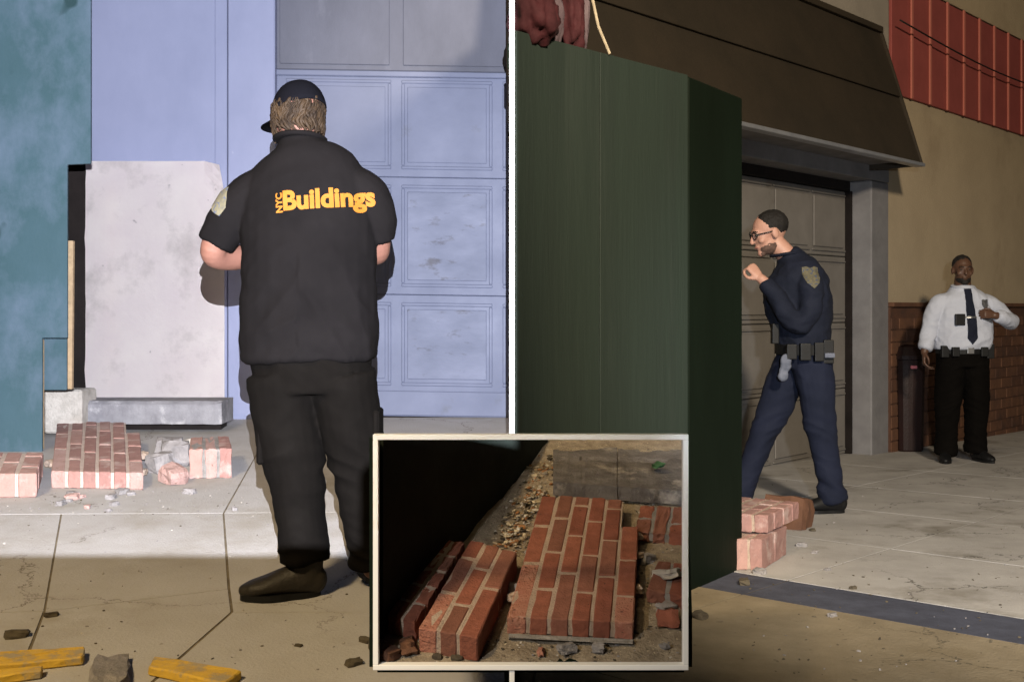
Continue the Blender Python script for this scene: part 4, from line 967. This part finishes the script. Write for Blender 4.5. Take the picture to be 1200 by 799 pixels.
# left arm: elbow out to the side, forearm to the front
tube(P, [(-.16, 0, 1.36, .05), (-.245, .01, 1.285, .052), (-.295, .015, 1.19, .046), (-.285, .06, 1.160, .044), (-.22, .16, 1.17, .044), (-.13, .27, 1.22, .032)], 14, (0, 0, 1))
hand_parts(P, (-.125, .275, 1.222), (.6, .7, .25), (.2, -.2, 1), .55, 1)
tube(P, [(.19, 0, 1.36, .05), (.255, .03, 1.285, .048), (.258, .08, 1.195, .046), (.235, .15, 1.18, .044), (.16, .25, 1.2, .042), (.07, .33, 1.24, .031)], 14, (0, 0, 1))
hand_parts(P, (.065, .335, 1.242), (-.7, .6, .25), (-.2, -.2, 1), .55, -1)
tube(P, [(-.045, 0, .80, .085), (-.04, 0, .60, .085), (-.005, .0, .42, .075), (.0, .02, .28, .07), (.015, .03, .07, .045)], 14)
tube(P, [(.12, 0, .80, .085), (.172, .02, .60, .085), (.205, .05, .42, .07), (.215, .08, .28, .06), (.245, .10, .08, .045)], 14)
remesh('body', P, .0065, 'skin_tan', man, 3)
head_details(man, hc, hm, .96, 'lips')
# shirt
P = Parts()
tube(P, [(.040, 0, .815, .226, .165), (.038, 0, .95, .226, .168), (.036, 0, 1.10, .224, .165), (.034, 0, 1.24, .228, .160), (.028, 0, 1.35, .222, .148), (.024, .0, 1.43, .200, .130), (.018, .0, 1.487, .165, .105), (.010, .008, 1.53, .095, .086), (.004, .015, 1.565, .072, .078)], 28, flat=True)
tube(P, [(-.10, 0, 1.40, .074), (-.172, .0, 1.36, .078), (-.238, .005, 1.285, .070), (-.285, .012, 1.205, .062)], 18, (0, 0, 1), flat='end')
tube(P, [(.15, 0, 1.405, .078), (.222, .005, 1.372, .080), (.262, .02, 1.30, .068), (.266, .05, 1.228, .060)], 18, (0, 0, 1), flat='end')
def fold_shirt(p, n):
    low = max(0, min(1, (1.40 - p.z) / .5))
    q = Vector((p.x + .55 * (p.z - 1.2) * (1 if p.x > .03 else -1), p.y, p.z + .35 * abs(p.x - .03)))
    return .011 * low * nz(p, 5, 4, 2.2, 3) + .0085 * low * rid(q, 7, 6, 2.4, 9) + .005 * rid(q, 9, 9, 13, 15) * (.35 + low) + .0022 * nz(p, 20, 20, 26, 5) + (.006 * max(0, 1 - abs(p.z - .86) / .1) * nz(p, 16, 14, 4, 2))
shirt = remesh('shirt', P, .0075, 'shirt_black', man, 4, fold_shirt)
T1 = bvh_of(shirt)
P = Parts(); tube(P, [(.068 * math.cos(a) + .003,   .012 + .074 * math.sin(a), 1.560 + .012 * math.sin(a + 3.14), .011, .026) for a in [i * 6.2832 / 16 for i in range(17)]], 10, (0, 0, 1)); simple('collar', P, 'shirt_black', man)
# lettering printed across the back
def print_text(body, x0, z0, size, rot, width, m, bold):
    me = text_mesh(body, size, bold); xs = [v.co.x for v in me.vertices]; w_ = max(xs) - min(xs)
    c, s_ = math.cos(rot), math.sin(rot)
    for v in me.vertices:
        x = (v.co.x - min(xs)) * width / w_; z = v.co.y; v.co = Vector((x0 + x * c - z * s_, -1, z0 + x * s_ + z * c))
    o = link('lettering', me, m, man); project(o, T1, .0045); return o
print_text('Buildings', (332 - 350) / 340 + .033, (699 - 255) / 340, .088, math.radians(4.5), .292, 'orange', .0035)
print_text('NYC', (331 - 350) / 340 + .033, (699 - 258) / 340, .030, math.radians(94.5), .066, 'orange', .0012)
ax = Vector((-.8, -.55, .25)).normalized(); pc = Vector((-.262, -.055, 1.345)); zx = Vector((0, 0, 1)) - ax * ax.z; zx = (zx.normalized() + Vector((-.25, .2, 0))).normalized(); xx = zx.cross(ax).normalized()
flat_patch('shoulder_patch', [(x * .072, z * .098) for x, z in SHIELD], T1, 'patch', man, lambda x, z: pc + xx * x + zx * z, -ax, .005)
# trousers
def fold_leg(seed, knee=.45):
    def f(p, n):
        k = max(0, 1 - abs(p.z - knee) / .16); a = max(0, min(1, (.32 - p.z) / .2))
        q = Vector((p.x, p.y, p.z + .5 * abs(p.x))); return .006 * nz(p, 8, 8, 3, seed) + .006 * rid(p, 7, 7, 2.2, seed + 8) + .010 * k * rid(q, 4, 4, 15, seed + 2) + .012 * a * rid(q, 4, 4, 20, seed + 4) + .004 * rid(q, 8, 8, 14, seed + 11) + .005 * max(0, 1 - abs(p.z - .78) / .12) * nz(p, 6, 6, 18, seed + 6)
    return f
P = Parts()
tube(P, [(.042, 0, .70, .185, .135), (.042, 0, .80, .20, .150), (.040, 0, .90, .205, .15)], 24, flat=True)
tube(P, [(-.055, 0, .76, .118, .135), (-.038, 0, .60, .108, .118), (-.014, 0, .47, .096, .104), (-.003, .012, .36, .085, .096), (.002, .022, .26, .080, .092), (.012, .03, .17, .078, .090), (.016, .03, .125, .080, .092)], 20, flat=True)
tube(P, [(.145, 0, .76, .115, .13), (.172, .02, .60, .106, .118), (.195, .045, .47, .092, .104), (.208, .06, .36, .082, .094), (.217, .075, .26, .076, .090), (.236, .09, .17, .074, .088), (.246, .10, .10, .076, .09)], 20, flat=True)
remesh('trousers', P, .0075, 'trouser_black', man, 4, fold_leg(3))
for (x, y, z, sx) in ((-.116, -.01, .55, -1), (.268, .02, .55, 1)):
    pk = box('cargo_pocket', (mp.x + x - .012, mp.y + y - .07, mp.z + z - .09), (mp.x + x + .012, mp.y + y + .07, mp.z + z + .09), 'trouser_black', man, .008)
shoe(man, (.070, .02, -.0), (-.95, -.22, 0), .265, 'boot', 'boot', .13, .052)
shoe(man, (.262, .09, .012), (-.25, 1, 0), .285, 'boot', 'boot', .13, .05)
# hair, cap
rnd = random.Random(4); P = Parts()
for i in range(420):
    a = rnd.uniform(-2.35, 2.35); zz_ = rnd.uniform(-.022, .066)
    d0 = hm @ Vector((math.sin(a) * .074, -math.cos(a) * .092 - .004, zz_)); p = hc + d0; on = Vector((d0.x, d0.y, 0)).normalized(); sd = on.cross(Vector((0, 0, 1)))
    ph = 5 * noise.noise(d0 * 14) + rnd.uniform(-.5, .5); L = rnd.uniform(.045, .085) * (1 - .25 * abs(a) / 2.35); cur = rnd.uniform(.006, .014); pts = []
    big = rnd.random() < .45; r0 = rnd.uniform(.0045, .007) if big else .0016
    for j in range(8):
        t = j / 7
        q = p + on * (.002 + .020 * math.sin(min(1, t * 1.25) * 2.9) * (.7 + .5 * noise.noise(d0 * 20))) + sd * cur * math.sin(ph + t * 4.6) + Vector((0, 0, -L * t + (.012 * t * t if big else 0)))
        pts.append(tuple(q) + (r0 * (1 - .75 * t * t), r0 * .55 * (1 - .75 * t * t)))
    tube(P, pts, 6, sd, 1)
ell(P, hc + hm @ Vector((0, -.020, .008)), (.076, .086, .072), hm)
simple('hair', P, 'hair', man)
bm = bmesh.new(); NU, NV = 32, 10; rg = []
tilt = hm @ Matrix.Rotation(math.radians(-9), 3, 'X')
for j in range(NV + 1):
    th = (math.pi / 2) * j / NV
    ring = []
    for i in range(NU):
        a = 6.2832 * i / NU; bulge = 1.0 + .02 * abs(math.cos(3 * a)) * math.cos(th)
        ring.append(bm.verts.new(hc + tilt @ Vector((0.084 * math.cos(th) ** .75 * math.sin(a) * bulge, (0.105 * math.cos(th) ** .75) * math.cos(a) * bulge - .010, .020 + .100 * math.sin(th)))))
    rg.append(ring)
for j in range(NV):
    for i in range(NU): bm.faces.new((rg[j][i], rg[j][(i + 1) % NU], rg[j + 1][(i + 1) % NU], rg[j + 1][i]))
bmesh.ops.remove_doubles(bm, verts=bm.verts, dist=.0005)
bmesh.ops.solidify(bm, geom=bm.faces[:], thickness=.004)
bmesh.ops.recalc_face_normals(bm, faces=bm.faces); me = bpy.data.meshes.new('cap'); bm.to_mesh(me); bm.free()
cap = link('cap', me, 'cap', man, True)
bm = bmesh.new(); top = []
for j in range(5):
    row = []
    for i in range(13):
        a = -1.15 + 2.3 * i / 12; rr = .089 + .072 * j / 4 * math.cos(a * .75)
        row.append(bm.verts.new(hc + tilt @ Vector((rr * math.sin(a) * .92, rr * math.cos(a) * 1.06 - .005, .034 - .028 * (math.sin(a)) ** 2 - .022 * j / 4))))
    top.append(row)
for j in range(4):
    for i in range(12): bm.faces.new((top[j][i], top[j][i + 1], top[j + 1][i + 1], top[j + 1][i]))
bmesh.ops.solidify(bm, geom=bm.faces[:], thickness=.005)
me = bpy.data.meshes.new('visor'); bm.to_mesh(me); bm.free(); link('visor', me, 'cap', cap, True)
P = Parts(); ell(P, hc + tilt @ Vector((0, -.008, .124)), (.008, .008, .005), None, 10, 6); simple('cap_button', P, 'cap', cap)

# ---- officer in dark blue walking left
op = GR(930, 598); of1 = empty('person', op)
tag(of1, 'person in dark blue police uniform and glasses striding left past the hoarding', 'person')
hc = Vector((-.150, .0, 1.670)); hm = frame((-1, -.12, -.30))
P = Parts(); head_parts(P, hc, hm, 1.08)
tube(P, [(.03, 0, 1.45, .08, .07), (-.05, 0, 1.55, .064, .060), (-.115, 0, 1.62, .058, .056)], 16, (0, 1, 0))
tube(P, [(.05, 0, .92, .14, .10), (.045, 0, 1.15, .16, .11), (.02, 0, 1.40, .13, .08)], 20, (0, 1, 0))
tube(P, [(.05, -.12, 1.38, .045), (.045, -.195, 1.27, .047), (-.01, -.205, 1.12, .046), (-.08, -.19, 1.19, .043), (-.16, -.16, 1.32, .037), (-.225, -.13, 1.395, .030)], 14, (0, 1, 0))
hand_parts(P, (-.228, -.128, 1.40), (-.55, .2, .75), (-.3, .9, -.4), 1.15, 1)
tube(P, [(.05, .12, 1.38, .045), (.03, .19, 1.25, .047), (.05, .2, 1.13, .044), (.04, .2, 1.04, .038), (.03, .19, .985, .030)], 14, (0, 1, 0))
hand_parts(P, (.028, .19, .98), (-.2, 0, -1), (-.2, -1, .0), .7, -1)
tube(P, [(.03, .06, .90, .08), (-.055, .085, .70, .075), (-.13, .10, .50, .065), (-.22, .10, .30, .055), (-.308, .10, .07, .042)], 14, (0, 1, 0))
tube(P, [(.085, -.06, .90, .08), (.118, -.085, .70, .075), (.135, -.09, .50, .065), (.175, -.09, .30, .055), (.212, -.09, .09, .042)], 14, (0, 1, 0))
remesh('body', P, .0065, 'skin', of1, 3)
head_details(of1, hc, hm, 1.08, 'lips')
T = lambda x, y, z: hc + hm @ (Vector((x, y, z)) * 1.08)
P = Parts(); ell(P, T(0, -.030, .046), (.0895, .1035, .0895), hm, 28, 18)
def fold_hair(p, n): return .003 * nz(p, 60, 60, 90, 2) + .003 * nz(p, 25, 25, 25, 7)
remesh('hair', P, .006, 'hair_black', of1, 1, fold_hair)
P = Parts(); ell(P, T(0, .017, -.060), (.0653, .0751, .060), hm); ell(P, T(0, .069, -.094), (.0297, .0254, .0222), hm); remesh('beard', P, .005, 'stubble', of1, 2, fold_hair)
gl_ = empty('glasses'); gl_.parent = of1
for s in (-1, 1):
    P = Parts(); tube(P, [tuple(T(s * .033 + .024 * math.cos(a), .098 - .010 * abs(math.cos(a)) * (1 if s * math.cos(a) > 0 else 0), .011 + .018 * math.sin(a))) + (.0034,) for a in [i * 6.2832 / 14 for i in range(15)]], 6, hm @ Vector((0, 1, 0)), 2); simple('rim', P, 'lens', gl_)
    P = Parts(); tube(P, [tuple(T(s * .057, .088, .016)) + (.0034,), tuple(T(s * .076, .05, .014)) + (.0034,), tuple(T(s * .084, -.01, .010)) + (.0034,)], 6, (0, 0, 1), 2); simple('temple', P, 'lens', gl_)
P = Parts(); tube(P, [(.055, 0, .955, .168, .148), (.052, 0, 1.08, .182, .168), (.034, 0, 1.22, .195, .196), (.016, 0, 1.36, .195, .188), (.004, 0, 1.45, .170, .145), (-.022, 0, 1.515, .10, .085), (-.045, 0, 1.55, .072, .07)], 26, (0, 1, 0), flat=True)
tube(P, [(.045, -.11, 1.41, .068), (.05, -.178, 1.35, .073), (.045, -.205, 1.24, .066), (.01, -.212, 1.145, .062), (-.035, -.205, 1.135, .060), (-.09, -.188, 1.20, .056), (-.16, -.162, 1.315, .048), (-.205, -.14, 1.372, .043)], 18, (0, 1, 0), flat='end')
tube(P, [(.045, .11, 1.41, .068), (.035, .185, 1.32, .072), (.045, .20, 1.19, .064), (.045, .20, 1.09, .054), (.034, .195, 1.005, .044)], 18, (0, 1, 0), flat='end')
def fold_uni(p, n): return .008 * nz(p, 6, 6, 9, 1) + .007 * rid(p, 7, 7, 12, 4) + .004 * rid(p, 14, 14, 20, 14) + .002 * nz(p, 26, 26, 26, 2)
sh1 = remesh('uniform_shirt', P, .008, 'navy', of1, 4, fold_uni); T2 = bvh_of(sh1)
P = Parts(); tube(P, [(.055 + .185 * math.cos(a) * .78, .150 * math.sin(a), 1.11 + .05 * math.sin(a * 2) * .1, .012, .045) for a in [i * 6.2832 / 20 for i in range(21)]], 8, (0, 0, 1)); 
flat_patch('shoulder_patch', [(x * .10, z * .125) for x, z in SHIELD], T2, 'patch', of1, lambda x, z: Vector((.052 + x, -.4, 1.405 + z)), (0, 1, 0), .006)
P = Parts(); tube(P, [(-.047 + .075 * math.cos(a), .07 * math.sin(a), 1.548 + .012 * math.cos(a), .010, .024) for a in [i * 6.2832 / 14 for i in range(15)]], 8, (0, 0, 1)); simple('collar', P, 'navy', of1)
P = Parts(); tube(P, [(.06 + .150 * math.cos(a), .178 * math.sin(a), .975, .012, .028) for a in [i * 6.2832 / 24 for i in range(25)]], 10, (1, 0, 0)); 
belt = empty('duty_belt'); belt.parent = of1
P = Parts(); 
vs_ = []; 
def ringbelt(cx, cy, rx, ry, z0, z1, th, m, root, name='belt'):
    bm = bmesh.new(); n = 36; R = []
    for i in range(n):
        a = 6.2832 * i / n; R.append([bm.verts.new((cx + (rx + d) * math.cos(a), cy + (ry + d) * math.sin(a), z)) for d, z in ((0, z0), (th, z0), (th, z1), (0, z1))])
    for i in range(n):
        for k in range(4): bm.faces.new((R[i][k], R[(i + 1) % n][k], R[(i + 1) % n][(k + 1) % 4], R[i][(k + 1) % 4]))
    bmesh.ops.recalc_face_normals(bm, faces=bm.faces); me = bpy.data.meshes.new(name); bm.to_mesh(me); bm.free(); return link(name, me, m, root, False)
bpy.data.objects.remove(belt)
def loc_box(name, c, h, m, root, bev=.006, rz=0):
    bm = bmesh.new(); bmesh.ops.create_cube(bm, size=2.0)
    for v in bm.verts: v.co = Vector((v.co.x * h[0], v.co.y * h[1], v.co.z * h[2]))
    bevel(bm, bev, 2); bmesh.ops.rotate(bm, cent=(0, 0, 0), matrix=Matrix.Rotation(rz, 3, 'Z'), verts=bm.verts); bmesh.ops.translate(bm, vec=Vector(c), verts=bm.verts)
    bmesh.ops.recalc_face_normals(bm, faces=bm.faces); me = bpy.data.meshes.new(name); bm.to_mesh(me); bm.free(); return link(name, me, m, root)
bl_ = ringbelt(.056, 0, .150, .178, .945, 1.005, .014, 'leather', of1)
for (x, y, hx, hz, m_) in ((-.055, -.165, .03, .045, 'leather'), (.02, -.19, .032, .05, 'leather'), (.10, -.19, .028, .055, 'leather'), (.165, -.15, .03, .07, 'leather'), (.16, -.19, .03, .014, 'glove')):
    loc_box('pouch', (x, y, .965 if m_ == 'leather' else .945), (hx, .022, hz), m_, bl_)
cloth = Parts(); ell(cloth, (-.085, -.165, .90), (.035, .025, .055)); ell(cloth, (-.105, -.165, .83), (.028, .02, .045)); remesh('gloves', cloth, .007, 'glove', bl_, 1, lambda p, n: .010 * nz(p, 30, 30, 30, 3))
loc_box('radio', (-.135, -.09, 1.07), (.02, .03, .06), 'leather', of1)
P = Parts()
tube(P, [(.055, 0, .86, .155, .12), (.058, 0, .98, .165, .13)], 22, (0, 1, 0), flat=True)
tube(P, [(.025, .07, .90, .105, .118), (-.045, .085, .74, .098, .108), (-.105, .095, .58, .085, .092), (-.165, .10, .43, .073, .078), (-.22, .10, .30, .067, .071), (-.275, .10, .17, .064, .068), (-.312, .10, .078, .066, .076)], 20, (0, 1, 0), flat=True)
tube(P, [(.085, -.07, .90, .105, .122), (.115, -.085, .74, .098, .105), (.130, -.09, .58, .085, .090), (.150, -.09, .43, .073, .077), (.175, -.09, .30, .067, .072), (.200, -.09, .17, .065, .072), (.215, -.09, .075, .066, .078)], 20, (0, 1, 0), flat=True)
remesh('trousers', P, .008, 'navy_trouser', of1, 4, fold_leg(12, .52))
shoe(of1, (-.272, .10, .02), (-1, 0, .0), .28, 'leather', 'shoe', .075, .043)
shoe(of1, (.280, -.09, .004), (-1, -.05, .0), .28, 'leather', 'shoe', .075, .043)

# ---- officer in white shirt facing the street
o2 = GR(1128, 541); of2 = empty('person', o2)
tag(of2, 'person in white uniform shirt and dark tie by the brown brick base', 'person')
hc = Vector((-.008, -.02, 1.63)); hm = frame((-.12, -1, -.06))
P = Parts(); head_parts(P, hc, hm, 1.03)
tube(P, [(0, 0, 1.40, .09, .08), (-.003, -.005, 1.48, .072, .07), (-.006, -.015, 1.56, .066, .066)], 16)
tube(P, [(.0, 0, .92, .17, .11), (0, 0, 1.15, .18, .12), (0, 0, 1.36, .15, .085)], 20)
tube(P, [(-.15, 0, 1.32, .045), (-.258, -.01, 1.21, .05), (-.305, -.02, 1.07, .048), (-.335, -.05, .98, .038), (-.350, -.065, .935, .030)], 14, (0, 1, 0))
hand_parts(P, (-.352, -.066, .93), (-.15, -.2, -1), (.9, -.2, 0), .6, 1)
tube(P, [(.15, 0, 1.32, .045), (.31, .02, 1.275, .05), (.405, -.0, 1.20, .05), (.36, -.07, 1.215, .046), (.27, -.14, 1.235, .040), (.20, -.175, 1.25, .030)], 14, (0, 0, 1))
hand_parts(P, (.198, -.177, 1.25), (-1, -.25, .15), (0, 1, -.2), .8, -1)
tube(P, [(-.085, 0, .88, .09), (-.112, 0, .65, .08), (-.125, 0, .45, .07), (-.135, .01, .25, .06), (-.14, .02, .07, .045)], 14)
tube(P, [(.085, 0, .88, .09), (.117, .02, .65, .08), (.13, .04, .45, .07), (.135, .06, .25, .06), (.135, .08, .09, .045)], 14)
remesh('body', P, .0065, 'skin_dark', of2, 3)
head_details(of2, hc, hm, 1.03, 'skin_dark', 'eye_dim')
T = lambda x, y, z: hc + hm @ (Vector((x, y, z)) * 1.03)
P = Parts(); ell(P, T(0, -.024, .052), (.080, .090, .082), hm, 28, 18); remesh('hair', P, .006, 'hair_black', of2, 1, fold_hair)
P = Parts(); ell(P, T(0, .030, -.072), (.062, .060, .043), hm); ell(P, T(0, .070, -.092), (.032, .026, .022), hm); remesh('beard', P, .006, 'hair_black', of2, 2, fold_hair)
P = Parts(); tube(P, [(.0, 0, .965, .232, .165), (.0, 0, 1.06, .245, .182), (.0, 0, 1.20, .238, .172), (.004, 0, 1.32, .225, .140), (.005, 0, 1.40, .200, .115), (.002, 0, 1.455, .125, .09), (0, -.005, 1.50, .085, .08)], 28, flat=True)
tube(P, [(-.12, 0, 1.365, .074), (-.205, -.0, 1.325, .078), (-.260, -.008, 1.22, .070), (-.295, -.016, 1.10, .064), (-.325, -.042, 1.00, .056), (-.338, -.052, .965, .050)], 18, (0, 1, 0), flat='end')
tube(P, [(.12, 0, 1.365, .074), (.228, .01, 1.335, .076), (.325, .016, 1.275, .070), (.395, .004, 1.205, .066), (.405, -.025, 1.198, .064), (.355, -.075, 1.215, .060), (.275, -.138, 1.235, .052), (.225, -.165, 1.246, .046)], 18, (0, 0, 1), flat='end')
sh2 = remesh('uniform_shirt', P, .008, 'shirt_white', of2, 4, lambda p, n: .009 * nz(p, 6, 6, 8, 21) + .009 * rid(p, 6, 6, 9, 24) + .004 * rid(p, 13, 13, 18, 34)); T3 = bvh_of(sh2)
P = Parts(); tube(P, [(.078 * math.cos(a), -.008 + .078 * math.sin(a), 1.497 + .016 * math.sin(a), .009, .024) for a in [i * 6.2832 / 14 for i in range(15)]], 8, (0, 0, 1)); simple('collar', P, 'shirt_white', of2)
def fp(name, pts, m, off=.006, sub=3): return flat_patch(name, pts, T3, m, of2, lambda x, z: Vector((x, -.6, z)), (0, 1, 0), off, sub)
tie = fp('tie', [(-.030, 1.475), (.030, 1.475), (.022, 1.44), (.052, 1.06), (.008, 1.005), (-.036, 1.06), (-.020, 1.44)], 'navy', .010, 4)
fp('tie_clip', [(-.05, 1.243), (.045, 1.243), (.045, 1.228), (-.05, 1.228)], 'silver', .016, 3)
loc_box('body_camera', (-.095, -.182, 1.215), (.040, .014, .048), 'leather', of2, .005)
fp('badge', [(.145 + x * .062, 1.345 + z * .08) for x, z in SHIELD], 'silver', .010)
fp('name_plate', [(.07, 1.295), (.165, 1.275), (.165, 1.245), (.07, 1.262)], 'silver', .010)
fp('breast_pocket', [(.10, 1.25), (.20, 1.22), (.205, 1.185), (.105, 1.215)], 'silver', .010)
bl2 = ringbelt(0, 0, .212, .148, .925, .985, .014, 'leather', of2)
for (x, y, hx, hz) in ((-.19, -.10, .03, .05), (-.12, -.15, .03, .04), (.12, -.15, .03, .04), (.20, -.08, .03, .06)):
    loc_box('pouch', (x, y, .945), (hx, .022, hz), 'leather', bl2)
loc_box('buckle', (0, -.168, .955), (.028, .006, .026), 'silver', bl2, .003)
P = Parts()
tube(P, [(0, 0, .82, .205, .14), (0, 0, .90, .218, .15), (0, 0, .96, .215, .15)], 22, flat=True)
tube(P, [(-.095, 0, .86, .122, .135), (-.112, 0, .70, .112, .12), (-.122, 0, .52, .098, .104), (-.13, .006, .36, .088, .094), (-.136, .012, .20, .082, .088), (-.14, .018, .07, .084, .094)], 20, flat=True)
tube(P, [(.095, 0, .86, .122, .135), (.115, .015, .70, .110, .12), (.128, .035, .52, .096, .104), (.133, .05, .36, .086, .094), (.136, .065, .20, .080, .088), (.137, .078, .085, .082, .094)], 20, flat=True)
remesh('trousers', P, .008, 'trouser_black', of2, 4, fold_leg(31, .50))
shoe(of2, (-.125, .075, 0), (-.35, -1, 0), .285, 'leather', 'shoe', .075, .046)
shoe(of2, (.14, .13, .004), (.22, -1, 0), .285, 'leather', 'shoe', .075, .046)
